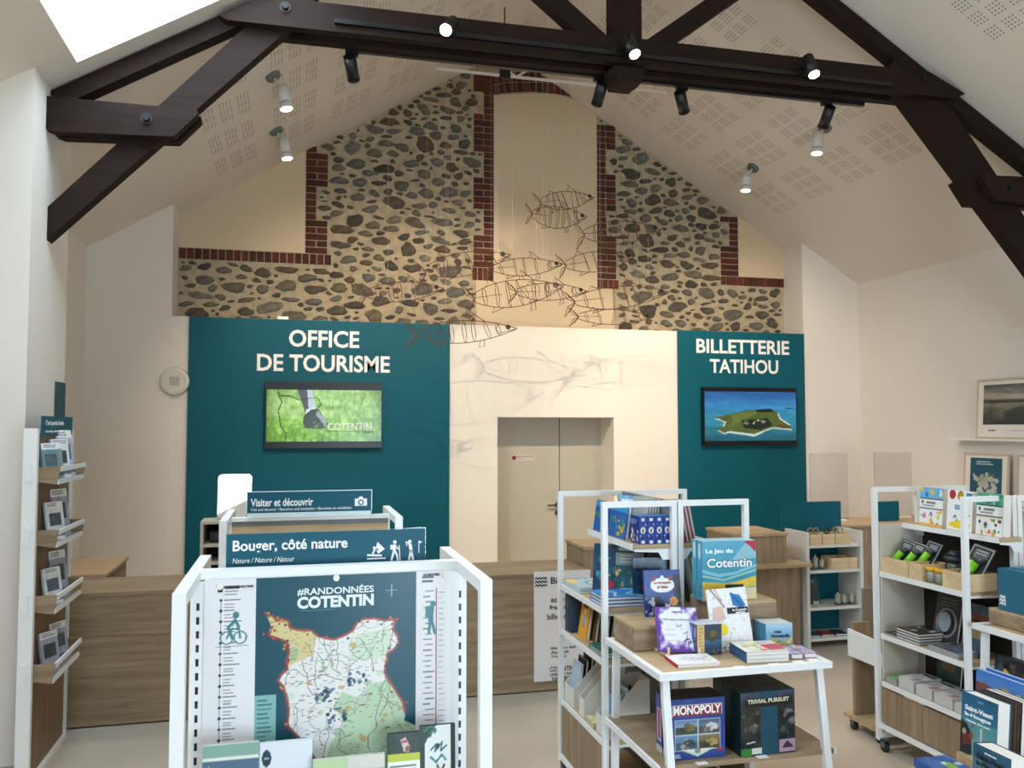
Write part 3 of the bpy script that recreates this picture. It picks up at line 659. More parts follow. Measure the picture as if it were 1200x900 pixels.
obj('top', B(5.62, 7.45, 8.1, 8.75, 1.015, 1.04), M_oakl, c4); obj('front', B(5.64, 7.45, 8.12, 8.15, 0, 1.015), M_oakz, c4); obj('shelf', B(5.64, 7.45, 8.15, 8.7, .6, .63), M_oakl, c4); obj('side', B(5.64, 5.67, 8.15, 8.7, 0, 1.015), M_oakz, c4)
for i, (x0, x1, y) in enumerate(((5.62, 6.10, 8.5), (6.55, 7.05, 8.62))):
    t = thing('screen_guard', ['clear acrylic guard screen on the oak desk beside the teal panel', 'clear acrylic guard screen on the oak desk nearer the wall'][i], 'guard screen', ((x0 + x1) / 2, y, 1.04))
    obj('pane', B(x0, x1, y - .003, y + .003, 1.055, 1.80), mat('frosted_acrylic', '#f2efec', .12, trans=.96), t); obj('foot', B(x0 + .05, x1 - .05, y - .06, y + .06, 1.04, 1.055), M_metal, t)

# white shelf with teal back, in front of the ticket counter's right end
ws = thing('white_shelf', 'low white shelf unit with teal back panel and header beside the ticket counter', 'shelf', (5.05, 7.4, 0))
M_wl = mat('white_laminate', '#e2ded6', .5)
obj('side_panel', B(4.745, 4.775, 7.25, 7.62, 0, 1.09), M_wl, ws); obj('side_panel', B(5.335, 5.365, 7.25, 7.62, 0, 1.09), M_wl, ws)
for z in (.965, .725, .375, .085): obj('shelf_board', B(4.777, 5.333, 7.255, 7.60, z - .025, z), M_wl, ws)
obj('back_panel', B(4.777, 5.333, 7.605, 7.62, .03, .95), M_teal, ws); obj('header_panel', B(4.72, 5.39, 7.622, 7.64, .8, 1.345), M_teal, ws)
def crate(name, x, y, z, w, d, h, m, label, grp, cat='box', items=None):
    t = thing(name, label, cat, (x, y, z), group=grp); T = .008
    obj('side', B(x - w / 2, x + w / 2, y - d / 2, y - d / 2 + T, z, z + h), m, t); obj('side', B(x - w / 2, x + w / 2, y + d / 2 - T, y + d / 2, z, z + h), m, t)
    obj('side', B(x - w / 2, x - w / 2 + T, y - d / 2 + T, y + d / 2 - T, z, z + h), m, t); obj('side', B(x + w / 2 - T, x + w / 2, y - d / 2 + T, y + d / 2 - T, z, z + h), m, t)
    obj('bottom', B(x - w / 2 + T, x + w / 2 - T, y - d / 2 + T, y + d / 2 - T, z, z + T), m, t); return t
for i, (x, w) in enumerate(((4.86, .13), (5.0, .13), (5.16, .17))):
    crate('wooden_box', x, 7.36, .966, w, .18, .10, M_pine, ['small pine box at the left end of the white shelf top', 'small pine box in the middle of the white shelf top', 'small pine box at the right end of the white shelf top'][i], 'pine boxes on the white shelf')
for i, (x, w) in enumerate(((5.12, .18), (5.265, .10))):
    crate('wooden_box', x, 7.36, .726, w, .18, .11, M_pine, ['larger pine box on the second board of the white shelf', 'narrow pine box at the right of the second white board'][i], 'pine boxes on the white shelf')
for i, (x, c) in enumerate(((4.84, '#8f7a58'), (4.90, '#8f7a58'), (5.02, '#2a1c16'), (5.12, '#9a8462'), (5.17, '#b3a17c'))):
    bm = NB(); x_ = x
    tube(bm, [(x_ + .028 * math.cos(k * math.pi / 7), 7.33, 1.095 + .026 * math.sin(k * math.pi / 7)) for k in range(14)], .008, 6, True); cyl(bm, (x_, 7.33, 1.04), (x_, 7.33, 1.075), .012, .018, 10)
    tag(obj('keyring_toy', bm, mat('toy_' + c, c, .7), None, base=(x, 7.33, 1.05)), ['ring-shaped wooden trinket, first on the white shelf', 'ring-shaped wooden trinket, second on the white shelf', 'dark brown trinket in the middle pine box', 'wooden trinket left in the right pine box', 'pale trinket at the right of the pine box'][i], 'trinket', 'trinkets in the pine boxes')
def tower(x, y, z, h, lb):
    t = thing('stone_model', lb, 'ornament', (x, y, z), group='little stone tower models'); m = mat('pale_stone', '#b8b49f', .9)
    bm = NB(); cyl(bm, (x, y, z), (x, y, z + .02), .033, .03, 10); obj('base', bm, mat('base_green', '#5e6350', .9), t)
    bm = NB(); cyl(bm, (x, y, z + .02), (x, y, z + h * .7), .026, .022, 10); cyl(bm, (x, y, z + h * .7), (x, y, z + h * .78), .029, .029, 10); cyl(bm, (x, y, z + h * .78), (x, y, z + h), .016, .004, 8); obj('tower', bm, m, t)
for i, (x, z, h) in enumerate(((4.82, .726, .11), (4.89, .726, .14), (4.96, .726, .11), (5.13, .376, .12), (5.20, .376, .10), (5.285, .376, .13))):
    tower(x, 7.33, z, h, ['stone tower model at the left end of the second white board', 'tallest stone tower model on the second white board', 'stone tower model beside the larger pine box', 'stone tower model right of the dark book', 'short stone tower model on the third white board', 'stone tower model at the right end of the third white board'][i])
# ------------------------------------------------------------------ books and boxes
def book(label, w, h, t, loc, rot, cover, key=None, a=None, spine=None, group=None, cat='book', name='book', titles=(), pages=True, spinetext=None, order='XYZ'):
    """stands on its lower edge: width along local X, thickness along +Y, front cover at y=0 facing -Y, spine at -X"""
    o = thing(name, label, cat, loc, rot, group); mc = mat('cover_' + cover, cover, .4); ms = mat('cover_' + (spine or cover), spine or cover, .4); c = min(.003, t * .15)
    b = NB(); box(b, -w / 2, w / 2, 0, c, 0, h); box(b, -w / 2, w / 2, t - c, t, 0, h); obj('cover', b, mc, o, local=True)
    sp = obj('spine', B(-w / 2 - .0005, -w / 2 + c, .0, t, 0, h), ms, o, local=True)
    if spinetext is not None:
        pass
    obj('pages', B(-w / 2 + c, w / 2 - .004, c, t - c, .003, h - .003), M_paper if pages else mc, o, local=True)
    pr = None
    if a is not None: pr = art(o, key, a, w, h, (0, -.0012, 0), print_mat('print_gloss', .3), name='cover_print')
    for s, x, z, tw, th, m in titles: text(pr or o, s, x, z, tw, th, m, y=-.0018 if pr is None else -.0006, bold=.03)
    return o
def gamebox(label, w, h, d, loc, rot, side_col, key, a, top_col=None, group=None, titles=(), side_art=None, name='boxed_game', cat='board game'):
    o = thing(name, label, cat, loc, rot, group); c = .0
    obj('carton', B(-w / 2, w / 2, 0, d, 0, h, bev=.002), mat('carton_' + side_col, side_col, .35), o, local=True)
    if top_col: obj('lid', B(-w / 2 + .001, w / 2 - .001, .001, d - .001, h, h + .0012), mat('carton_' + top_col, top_col, .3), o, local=True)
    pr = art(o, key, a, w - .002, h - .002, (0, -.0012, .001), print_mat('print_gloss', .3), name='front_print')
    if side_art: art(o, side_art[0], side_art[1], d - .002, h - .002, (-w / 2 - .0012, d / 2, .001), print_mat('print_gloss', .3), (0, 0, R(-90)), name='side_print')
    for s, x, z, tw, th, m in titles: text(pr, s, x, z, tw, th, m, y=-.0006, bold=.035)
    return o
T_white = mat('title_white', '#f7f7f5', .5); T_navy = mat('title_navy', '#14264a', .5); T_black = mat('title_black', '#161616', .5); T_gold = mat('title_gold', '#cdb45e', .5); T_violet = mat('title_violet', '#55408a', .5); T_red = mat('title_red', '#a3182a', .5)

# ------------------------------------------------------------------ map gondola (front) and nature gondola behind it
def tube_frame(bm, a, b_, t=.032): beam(bm, a, b_, t, t, (0, 1, 0) if abs((Vector(b_) - Vector(a)).normalized().y) < .9 else (0, 0, 1))
def side_frame(t, x, y0, y1, h=1.70, name='side_frame'):
    bm = NB(); q = .016
    for y in (y0 + q, y1 - q): box(bm, x - q, x + q, y - q, y + q, .0, h - .032)
    box(bm, x - q, x + q, y0, y1, h - .032, h); box(bm, x - q, x + q, y0 + .032, y1 - .032, .06, .092)
    for y, sy in ((y0 + .032, 1), (y1 - .032, -1)):
        z = h - .032; prism(bm, [(y, z), (y + sy * .018, z), (y + sy * .005, z - .005), (y, z - .018)], 'X', x - q + .001, x + q - .001)
    return obj(name, bm, M_metal, t)
def upright(t, x, y, z0, z1):
    u = obj('slotted_upright', B(x - .02, x + .02, y - .012, y + .03, z0, z1), M_metal, t)
    bm = NB(); z = z1 - .06
    while z > z0 + .05: box(bm, x - .004, x + .004, y - .0132, y - .0118, z - .020, z); z -= .038
    obj('slots', bm, M_black, u)
g1 = thing('map_stand', 'white framed display stand in the foreground holding the hiking map', 'display stand', (.115, 2.52, 0))
side_frame(g1, -.262, 2.20, 2.84); side_frame(g1, .492, 2.20, 2.84)
upright(g1, -.2515, 2.54, .1, 1.672); upright(g1, .4845, 2.54, .1, 1.672)
obj('back_panel', B(-.206, .438, 2.548, 2.565, .1, 1.66), mat('stand_black', '#191a1c', .5), g1)
obj('top_bar', B(-.246, .476, 2.528, 2.572, 1.676, 1.70), M_metal, g1)
obj('base_shelf', B(-.246, .476, 2.22, 2.54, .10, .13), M_oakl, g1)
obj('brochure_tray', B(-.204, .436, 2.36, 2.538, 1.00, 1.015), M_metal, g1); obj('tray_lip', B(-.204, .436, 2.355, 2.36, 1.0, 1.05), M_acry, g1)
# the map poster
PW_, PH_ = .715, .565
def mp(x, y):    # photo px on the poster -> poster units (affine, along its edges)
    return ((x - 240) / 297, (y - (670 - (x - 240) * .0425)) / 210)
a = Art(420, 336, '#094c5b', PH_ / PW_)
col1, col2 = (297 - 240) / 297, (484 - 240) / 297
a.rect(0, 0, col1, 1, '#e9e5e6').rect(col2, 0, 1, 1, '#e9e5e6').rect(.965, 0, 1, 1, '#dcd8d6')
def zz(x, y): return mp(200 + x / 3, 540 + y / 3)
def z3(x, y): return mp(200 + x / 3, 740 + y / 3)
land = [zz(*p) for p in ((330, 500), (345, 497), (362, 513), (377, 508), (402, 516), (407, 535), (432, 543), (482, 545), (502, 562), (530, 570), (560, 574), (600, 560), (626, 546), (640, 522), (662, 510), (700, 508), (740, 516), (768, 512), (776, 522), (770, 545), (786, 566), (790, 590), (770, 612), (750, 622), (745, 650), (740, 682), (756, 706), (782, 742), (806, 776), (816, 812), (812, 836), (852, 852))] + [z3(852, 400), z3(512, 400)] + [z3(500, 352), z3(480, 320), z3(455, 290), z3(425, 262), z3(408, 245)] + [zz(*p) for p in ((402, 832), (406, 790), (396, 746), (384, 716), (368, 700), (380, 680), (400, 665), (396, 640), (405, 610), (395, 580), (365, 570), (335, 560), (345, 535))]
L_ = a.mask(land); LX = L_ & (a.X < col2); a.put(LX, '#e7e3df')
yel = a.mask([zz(320, 490), zz(410, 510), zz(500, 550), (zz(490, 620)), zz(400, 655), zz(330, 600)]) & LX; a.put(yel, '#d7c68e')
grn = a.mask([zz(760, 700), zz(690, 720), zz(650, 760), zz(590, 740), zz(560, 780), zz(600, 840), zz(550, 900), z3(520, 400), z3(860, 400), zz(860, 840)]) & LX; a.put(grn, '#b9cfae')
grn2 = a.mask([zz(640, 560), zz(760, 540), zz(770, 620), zz(700, 640), zz(610, 640)]) & LX; a.put(grn2, '#cfdcc4')
rg = random.Random(3); keep = a.c.copy()
ins = lambda x, y: LX[min(335, max(0, int(y * 335))), min(419, max(0, int(x * 419)))]
for k in range(95):
    x, y = rg.uniform(.22, .8), rg.uniform(.2, .98)
    if not ins(x, y): continue
    pts = [(x, y)]; an = rg.uniform(0, 6.28)
    for _ in range(rg.randint(5, 12)):
        an += rg.uniform(-.7, .7); x += .017 * math.cos(an); y += .022 * math.sin(an); pts.append((x, y))
    a.line(pts, .0032, rg.choice(['#7d8a80', '#9aa59a', '#6e4a4e', '#8f9a6a', '#566a5e']), .75)
for k in range(620):
    x, y = rg.uniform(.2, .83), rg.uniform(.17, 1)
    if ins(x, y): w_ = rg.uniform(.005, .02); a.rect(x, y, x + w_, y + .0035, rg.choice(['#5c5f5c', '#7c8a80', '#8a5a5c', '#6f8f6a', '#4f5560', '#a4704e']), .8)
a.blobs(40, ['#a6c59a', '#c3d6b2', '#c08a4e', '#8fb58c'], .006, .018, .25, .35, .8, .98, 5, .6)
a.c[~LX] = keep[~LX]
a.line(land[:30], .011, '#8d4a45', .8); a.line(land[:30], .004, '#c2473d', .7)
a.line(land[33:], .012, '#8d3f45', .85)
for k in range(60):
    q = rg.choice(land[:30] + land[34:]); a.ell(q[0] + rg.uniform(-.02, .02), q[1] + rg.uniform(-.02, .02), .005, .006, rg.choice(['#7a2230', '#c2473d', '#2f3c5a', '#d08a3a']))
for q in ((zz(640, 700)), (zz(530, 750)), (zz(575, 810))): a.blobs(22, ['#26364a', '#3a5570', '#5a7a90'], .004, .009, q[0] - .04, q[1] - .035, q[0] + .04, q[1] + .035, int(q[0] * 99))
a.rect(*(col2, 0), 1, 1, '#e9e5e6').rect(.965, 0, 1, 1, '#dcd8d6')
# legend box, columns of small print
lx0, ly0 = zz(292, 745); a.rect(lx0, ly0, lx0 + .08, 1, '#86b6b1').rows(lx0 + .008, ly0 + .02, lx0 + .07, 14, .022, .008, '#2f6a6c', 1)
a.rows(zz(440, 560)[0], .17, .5, 1, .02, .006, '#3e7d88', 2)
a.line([(.062, .10), (.062, .83)], .004, '#3b3f42')
for k in range(15): a.ell(.062, .10 + k * .052, .006, .007, '#2b2f33').rows(.072, .097 + k * .052, .14, 1, .02, .006, '#5c6064', k).rows(.075, .118 + k * .052, .115, 2, .014, .006, '#8d9194', k)
a.rect(.05, .035, .068, .06, '#16181a').rows(.075, .03, .16, 1, .02, .016, '#24282c', 4).rows(.075, .055, .15, 2, .015, .006, '#7d8184', 4)
a.rows(.08, .87, .16, 1, .03, .02, '#4d5256', 3).rows(.075, .90, .165, 4, .022, .008, '#8a8e92', 3)
for k in range(3): a.poly([(.045, .93 + k * .025), (.055, .91 + k * .025), (.065, .93 + k * .025)], '#3b4044')
a.line([(.905, .09), (.905, .93)], .005, '#b5485a')
for k in range(30): a.rows(.85 if k % 2 else .86, .10 + k * .0275, .9, 1, .02, .007, '#6a6e72', k).rows(.915, .11 + k * .0275, .945, 1, .02, .005, '#a3a6aa', k)
a.rows(.845, .025, .91, 2, .022, .011, '#3a3e42', 9)
# cyclist and hiker figures
cc = '#3f7f86'
for cx in (.085, .135): 
    a.ell(cx, .285, .026, .033, cc); a.ell(cx, .285, .020, .026, '#e9e5e6')
a.line([(.085, .285), (.105, .24), (.13, .245), (.135, .285)], .008, cc).line([(.105, .285), (.09, .235), (.115, .20), (.13, .235)], .012, cc).ell(.118, .175, .013, .017, cc).line([(.045, .325), (.165, .325)], .004, cc)
a.ell(.892, .095 + .075, .012, .015, cc).line([(.885, .19), (.882, .25)], .022, cc).line([(.882, .25), (.875, .32)], .012, cc).line([(.886, .25), (.9, .32)], .012, cc).line([(.87, .19), (.868, .23)], .018, cc)
a.line([(.70, .09), (.745, .09)], .003, '#7fb0b4').line([(.722, .06), (.722, .12)], .003, '#7fb0b4')
pst = thing('map_poster', 'large hiking map poster with teal sea pinned on the white stand', 'poster', (.1225, 2.53, 1.108))
obj('sheet', B(.1225 - PW_ / 2, .1225 + PW_ / 2, 2.522, 2.5255, 1.107, 1.677), mat('poster_sheet', '#e6e3e0', .5), pst)
pa = art(pst, 'map_print', a, PW_, PH_, (0, -.0095, .002), print_mat('print_gloss', .3), name='map_print')
M_pt = mat('poster_white', '#e8f0f0', .5)
text(pa, '#RANDONNÉES', -.108, .510, .215, .026, M_pt, y=-.001, bold=.02); text(pa, 'COTENTIN', -.108, .474, .215, .034, M_pt, y=-.001, bold=.045)
text(pa, 'LA VÉLOMARITIME', -.312, .541, .085, .008, M_ink, y=-.001, bold=.03)
text(pa, 'LE SENTIER', .25, .551, .05, .007, M_ink, y=-.001, bold=.03); text(pa, 'COTENTIN', -.232, .010, .05, .009, M_pt, y=-.001, bold=.03)
for x, z in ((-.316, .547), (0.0, .557), (.316, .552), (-.32, .02), (.325, .035)):
    bm = NB(); cyl(bm, (x, 0, z), (x, -.010, z), .0095, .0085, 18); obj('magnet', bm, mat('magnet_white', '#efe9dc', .35), pa, local=True)
# brochures in the tray below the map
def broch(label, px0, px1, ptop, Y, key, a, col, lean=.06, titles=()):
    p, q = PYp(px0, ptop, Y), PYp(px1, ptop, Y); w = q.x - p.x; h = max(.12, p.z - 1.016)
    return book(label, round(w, 3), round(h, 3), .012, (round((p.x + q.x) / 2, 3), Y, 1.016), (R(-3), 0, 0), col, key, a, group='brochures under the map', cat='brochure', name='brochure', titles=titles)
a = Art(66, 60, '#566f86', .8); a.rect(0, 0, 1, .13, '#86ab9c').rect(0, .13, 1, .155, '#e6e6dc').grad(0, .155, 1, 1, '#4f6a84', '#7b93a2')
for k in range(7): a.line([(.13, .36), (.13 + .11 * math.cos(k * .9), .33 + .10 * math.sin(k * .9))], .02, '#e6ecec')
a.line([(.13, .36), (.13, .55)], .02, '#e6ecec').rows(.35, .30, .9, 3, .07, .03, '#c9d6dc', 3)
broch('blue-grey brochure with a pale green top under the map', 237, 303, 877, 2.40, 'br1', a, '#dfe3e2')
a = Art(66, 60, '#dfe3ea', .8); a.grad(0, .28, 1, .48, '#dfe3ea', '#a9bdcc').rect(0, .46, 1, 1, '#4f7f8c').poly([(0, .46), (.15, .36), (.4, .40), (.6, .44), (1, .42), (1, .52), (0, .52)], '#35424a').ell(.13, .17, .09, .09, '#123a46').rect(.08, .16, .18, .18, '#9cc0c4')
broch('pale seaside brochure with round dark logo under the map', 304, 366, 873, 2.41, 'br2', a, '#e2e6ea', titles=(('SÉJOURNER À LA MER', -.028, .118, .09, .011, T_navy), ('Escapades en Cotentin', -.028, .102, .085, .010, T_navy)))
a = Art(40, 30, '#e4e8dc'); a.rect(0, 0, 1, .18, '#b9cfa0').rect(0, .3, 1, .4, '#7f9f6a').rect(0, .5, 1, 1, '#4f7f8a')
broch('low pale green leaflet in front of the black panel', 367, 408, 893, 2.38, 'br3', a, '#dfe4d6')
a = Art(40, 30, '#8fa2b8'); a.rect(0, 0, 1, .2, '#d8d2c6').rect(0, .4, 1, 1, '#5a7390')
broch('blue-grey leaflet with sandy top in front of the black panel', 408, 451, 888, 2.39, 'br4', a, '#d9d6cf')
a = Art(50, 90, '#26352f', 1.8); a.noise(.06, 5, 2).rect(0, .24, 1, .33, '#bcc43a').rect(0, .33, 1, 1, '#eef0ea').poly([(.4, .08), (.55, .05), (.7, .18), (.66, .23), (.5, .22)], '#d9b7b4').ell(.62, .19, .08, .035, '#7c5a4c').line([(.45, .1), (.6, .1)], .05, '#a05a58').rows(.08, .38, .9, 3, .045, .02, '#4a5550', 2)
broch('brochure with a lime band and a sandal under the map', 455, 493, 862, 2.42, 'br5', a, '#26352f', titles=(('Golf de Cherbourg', -.033, .110, .06, .010, T_black),))
a = Art(50, 90, '#f0f2ee', 1.8); a.rect(0, 0, .14, 1, '#0f3028').rect(.86, 0, 1, 1, '#0f3028').poly([(.0, 0), (.45, 0), (.1, .22)], '#143a30').blobs(10, ['#2b6a52', '#0f3028'], .03, .06, .05, 0, .45, .12, 6).line([(.3, .28), (.45, .22), (.42, .3), (.62, .2), (.58, .3), (.74, .24)], .045, '#1e7a78').line([(.3, .36), (.45, .42), (.62, .34), (.72, .4)], .05, '#1e7a78').line([(.48, .46), (.58, .54), (.68, .46)], .05, '#181818').ell(.5, .235, .05, .03, '#141414')
broch('white brochure with dark green leaves and brush lettering under the map', 493, 534, 853, 2.43, 'br6', a, '#12352c')
# header sign "Bouger"
hs = thing('header_sign', 'teal header sign lettered Bouger, côté nature above the map', 'sign', (.13, 2.60, 1.70))
x0, x1 = PYp(265, 650, 2.60).x, PYp(498, 640, 2.60).x; z1, z0 = PYp(380, 623, 2.60).z, 1.68
obj('board', B(x0, x1, 2.597, 2.603, z0, z1), M_tealprint, hs); obj('acrylic_edge', B(x0 - .003, x1 + .003, 2.604, 2.607, z0, z1 + .004), M_acry, hs)
sw = x1 - x0
text(hs, 'Bouger, côté nature', x0 + .018, z1 - .058, sw * .565, .040, M_lett, y=2.5965, bold=.02, world=True)
text(hs, 'Nature / Nature / Natuur', x0 + .018, z1 - .083, sw * .30, .015, M_lett, y=2.5965, ital=.2, world=True)
def flat(bm, pts, y): f = bm.faces.new([bm.verts.new((x, y, z)) for x, z in pts]); return f
def icon(t, shapes, cx, cz, s, y, name):
    bm = NB()
    for sh in shapes: prism(bm, [(cx + x * s, cz + z * s) for x, z in sh], 'Y', y - .001, y)
    obj(name, bm, M_lett, t)
def ln(x0, z0, x1, z1, w=.09):
    d = math.hypot(x1 - x0, z1 - z0); nx, nz = -(z1 - z0) / d * w / 2, (x1 - x0) / d * w / 2
    return [(x0 + nx, z0 + nz), (x1 + nx, z1 + nz), (x1 - nx, z1 - nz), (x0 - nx, z0 - nz)]
def disc(x, z, r, n=12): return [(x + r * math.cos(2 * math.pi * k / n), z + r * math.sin(2 * math.pi * k / n)) for k in range(n)]
iz = z1 - .062
icon(hs, [[(.05, .5), (.45, .1), (.1, -.15), (-.05, .1)], ln(-.5, -.2, .3, -.25, .1), ln(-.2, -.15, -.1, .1), disc(-.12, .18, .08), ln(-.5, -.4, .5, -.4, .07), ln(-.1, .05, .1, .1)], x0 + sw * .745, iz, .055, 2.597, 'sailboard_icon')
icon(hs, [disc(0, .42, .09), ln(0, .3, -.03, 0, .16), ln(-.03, 0, -.17, -.5, .1), ln(0, 0, .12, -.25, .1), ln(.12, -.25, .16, -.5, .09), ln(.02, .25, .2, .05, .07), ln(-.16, .28, -.16, .05, .12), ln(.22, .25, .27, -.5, .04)], x0 + sw * .84, iz, .06, 2.597, 'hiker_icon')
icon(hs, [disc(-.06, .42, .09), ln(-.05, .3, 0, 0, .15), ln(0, 0, -.1, -.5, .1), ln(0, 0, .12, -.5, .1), ln(-.05, .28, -.25, .42, .06), ln(-.25, .42, -.2, .2, .05), ln(.4, .45, .4, -.15, .04), [(.4, .45), (.58, .37), (.4, .3)]], x0 + sw * .925, iz, .06, 2.597, 'golfer_icon')
# second gondola
g2 = thing('oak_gondola', 'white framed oak display gondola behind the map stand', 'display stand', (.085, 4.1, 0))
side_frame(g2, -.286, 3.82, 4.38); side_frame(g2, .457, 3.82, 4.38)
obj('centre_panel', B(-.268, .439, 4.10, 4.13, .1, 1.645), M_oakl, g2); obj('top_strip', B(-.268, .439, 4.098, 4.125, 1.645, 1.668), M_grey, g2); obj('top_bar', B(-.27, .441, 4.09, 4.135, 1.668, 1.685), M_metal, g2)
obj('base_shelf', B(-.268, .439, 3.85, 4.098, .1, .13), M_oakl, g2)
for z in (.55, 1.0): obj('shelf_board', B(-.268, .439, 3.86, 4.098, z - .02, z), M_oakl, g2)
hs2 = thing('header_sign', 'teal header sign lettered Visiter et découvrir behind the other sign', 'sign', (.09, 4.07, 1.66))
x0, x1 = PYp(289, 590, 4.07).x, PYp(436, 590, 4.07).x; z1, z0 = PYp(362, 575, 4.07).z, PYp(362, 604, 4.07).z
obj('board', B(x0, x1, 4.068, 4.072, z0 + .016, z1), M_tealprint, hs2); bm = NB()
for q in ((x0, x1, 4.064, 4.068, z1 - .003, z1 + .001), (x1 - .004, x1, 4.064, 4.068, z0, z1), (x0, x1, 4.064, 4.074, z0, z0 + .016), (x0, x0 + .003, 4.064, 4.068, z0, z1)): box(bm, *q)
obj('acrylic_edge', bm, mat('edge_white', '#cfdfe2', .3), hs2); sw = x1 - x0
text(hs2, 'Visiter et découvrir', x0 + .018, z1 - .068, sw * .49, .036, M_lett, y=4.0675, bold=.02, world=True)
text(hs2, 'Visit and discover / Besuchen und entdecken / Bezoeken en ontdekken', x0 + .018, z1 - .088, sw * .80, .013, M_lett, y=4.0675, world=True)
icon(hs2, [[(-.5, -.35), (.5, -.35), (.5, .25), (-.5, .25)], [(-.2, .25), (.2, .25), (.14, .42), (-.14, .42)]], x1 - .052, z1 - .055, .056, 4.068, 'camera_icon')
bm = NB(); cyl(bm, (x1 - .052, 4.066, z1 - .058), (x1 - .052, 4.0645, z1 - .058), .013, seg=20); obj('camera_lens', bm, M_tealprint, hs2)
bm = NB(); cyl(bm, (x1 - .052, 4.064, z1 - .058), (x1 - .052, 4.0635, z1 - .058), .008, seg=16); obj('camera_lens_centre', bm, M_lett, hs2)
# small cubby rack and mirror on the long counter
cb = thing('cubby_rack', 'small pale wooden cubby rack standing on the counter behind the gondola', 'rack', (-.45, 6.85, .932)); M_ash = mat('pale_ash', '#b8ad97', .6)
xa, xb, ya, yb, za, zb = -.66, -.42, 6.70, 6.98, .932, 1.40
bm = NB(); box(bm, xa, xa + .02, ya, yb, za, zb); box(bm, xb - .02, xb, ya, yb, za, zb); obj('side', bm, M_ash, cb)
for z in (za + .01, za + .15, za + .28, zb - .02): obj('shelf', B(xa + .021, xb - .021, ya, yb, z, z + .02), M_ash, cb)
obj('back', B(xa + .021, xb - .021, yb - .012, yb, za + .03, zb - .021), M_dark, cb)
bm = NB(); cyl(bm, (-.60, 6.82, za + .345), (-.45, 6.82, za + .345), .045, seg=20); tag(obj('tape_roll', bm, mat('dark_roll', '#3f4247', .6), None, base=(-.52, 6.82, za + .30)), 'dark grey roll lying in the top of the cubby rack', 'roll')
mr = thing('table_mirror', 'small mirror with rounded corners leaning on the cubby rack', 'mirror', (-.43, 6.80, 1.402), (R(-20), 0, R(2)))
def rrect(w, h, r, n=6):
    o_ = []
    for cx, cz, a0 in ((w / 2 - r, h - r, 0), (-w / 2 + r, h - r, 90), (-w / 2 + r, r, 180), (w / 2 - r, r, 270)):
        o_ += [(cx + r * math.cos(R(a0 + 90 * k / n)), cz + r * math.sin(R(a0 + 90 * k / n))) for k in range(n + 1)]
    return o_
obj('backing', P(rrect(.25, .355, .03), 'Y', .002, .014), M_ash, mr, local=True); obj('glass', P([(x, z + .004) for x, z in rrect(.242, .347, .028)], 'Y', -.002, .0015), mat('mirror_glass', '#f0f2f2', .02, 1.0), mr, local=True)
# brochure rack on the left pillar
rk = thing('brochure_rack', 'tall white and oak brochure rack with four trays beside the left pillar', 'brochure rack', (-1.56, 6.0, 0))
RXF = -1.535
obj('back_panel', B(-1.565, RXF, 5.62, 6.44, .03, 2.06), wood('rack_oak', '#6d5540', '#8f7353', 'Z'), rk)
obj('side_post', B(-1.585, -1.51, 5.575, 5.615, 0, 2.09), M_metal, rk); obj('side_post', B(-1.60, -1.52, 6.445, 6.475, 0, 2.07), M_metal, rk); obj('bottom_rail', B(-1.60, -1.515, 5.616, 6.444, 0, .03), M_metal, rk)
M_broT = ['#8fa0b4', '#b7bcc4', '#7f93a8', '#a9a38f']
trays = ((1.755, 1.86), (1.38, 1.485), (.99, 1.10), (.585, .70))
for i, (zb_, zt_) in enumerate(trays):
    t = obj('tray', P([(-1.533, zb_ + .02), (-1.415, zb_), (-1.395, zt_), (-1.533, zt_)], 'Y', 5.625, 5.64), M_oak, rk)
    obj('tray_end', P([(-1.533, zb_ + .02), (-1.415, zb_), (-1.395, zt_), (-1.533, zt_)], 'Y', 6.27, 6.285), M_oak, t); obj('tray_floor', B(-1.533, -1.42, 5.641, 6.269, zb_ + .012, zb_ + .022), M_oak, t)
    obj('front_bar', B(-1.405, -1.393, 5.641, 6.269, zt_ - .028, zt_), M_metal, t); obj('front_bar', B(-1.42, -1.405, 5.641, 6.269, zb_, zb_ + .028), M_metal, t); obj('tray_bracket', B(-1.56, -1.534, 5.56, 5.624, zb_ + .02, zt_ + .02), M_metal, t)
LBL = ['left-hand {} brochure in the top rack tray', 'middle {} brochure in the top rack tray', 'right-hand {} brochure in the top rack tray', 'tallest {} brochure at the far end of the top rack tray', '{} brochure in front in the second rack tray', 'taller {} brochure behind in the second rack tray', '{} brochure in front in the third rack tray', 'taller {} brochure behind in the third rack tray', 'left-hand {} brochure in the bottom rack tray', 'right-hand {} brochure in the bottom rack tray']
RB = [(0, 5.71, .20, '#6d8f9c', 'blue-green'), (0, 5.82, .20, '#8d9c90', 'grey-green'), (0, 5.94, .22, '#d9dde0', 'white'), (0, 6.10, .27, '#a9adc2', 'lilac'), (1, 5.84, .21, '#d9dde0', 'white'), (1, 6.02, .27, '#9d9fb4', 'lilac'), (2, 5.82, .20, '#d9dde0', 'white'), (2, 6.02, .27, '#9d9fb4', 'lilac'), (3, 5.80, .22, '#a7a6b8', 'mauve'), (3, 6.06, .22, '#a7a6b8', 'mauve')]
for i, (tr_i, y, h, c, cn) in enumerate(RB):
    h *= 1.12
    a = Art(24, 40, c); a.rect(0, 0, 1, .16, '#e9ebea').rows(.1, .05, .9, 2, .05, .025, '#5a6570', i).rect(.15, .3, .85, .62, ['#4e5f66', '#3f4d52', '#39464b'][i % 3]).rect(0, .82, 1, .92, '#3d4650', .8).noise(.08, 6, i)
    book(LBL[i].format(cn), .145, h, .014, (-1.452 - .012 * (i % 2), y, trays[tr_i][0] + .023), (R(-9), 0, R(64)), c, 'rb%d' % i, a, group='brochures in the pillar rack', cat='brochure', name='brochure')
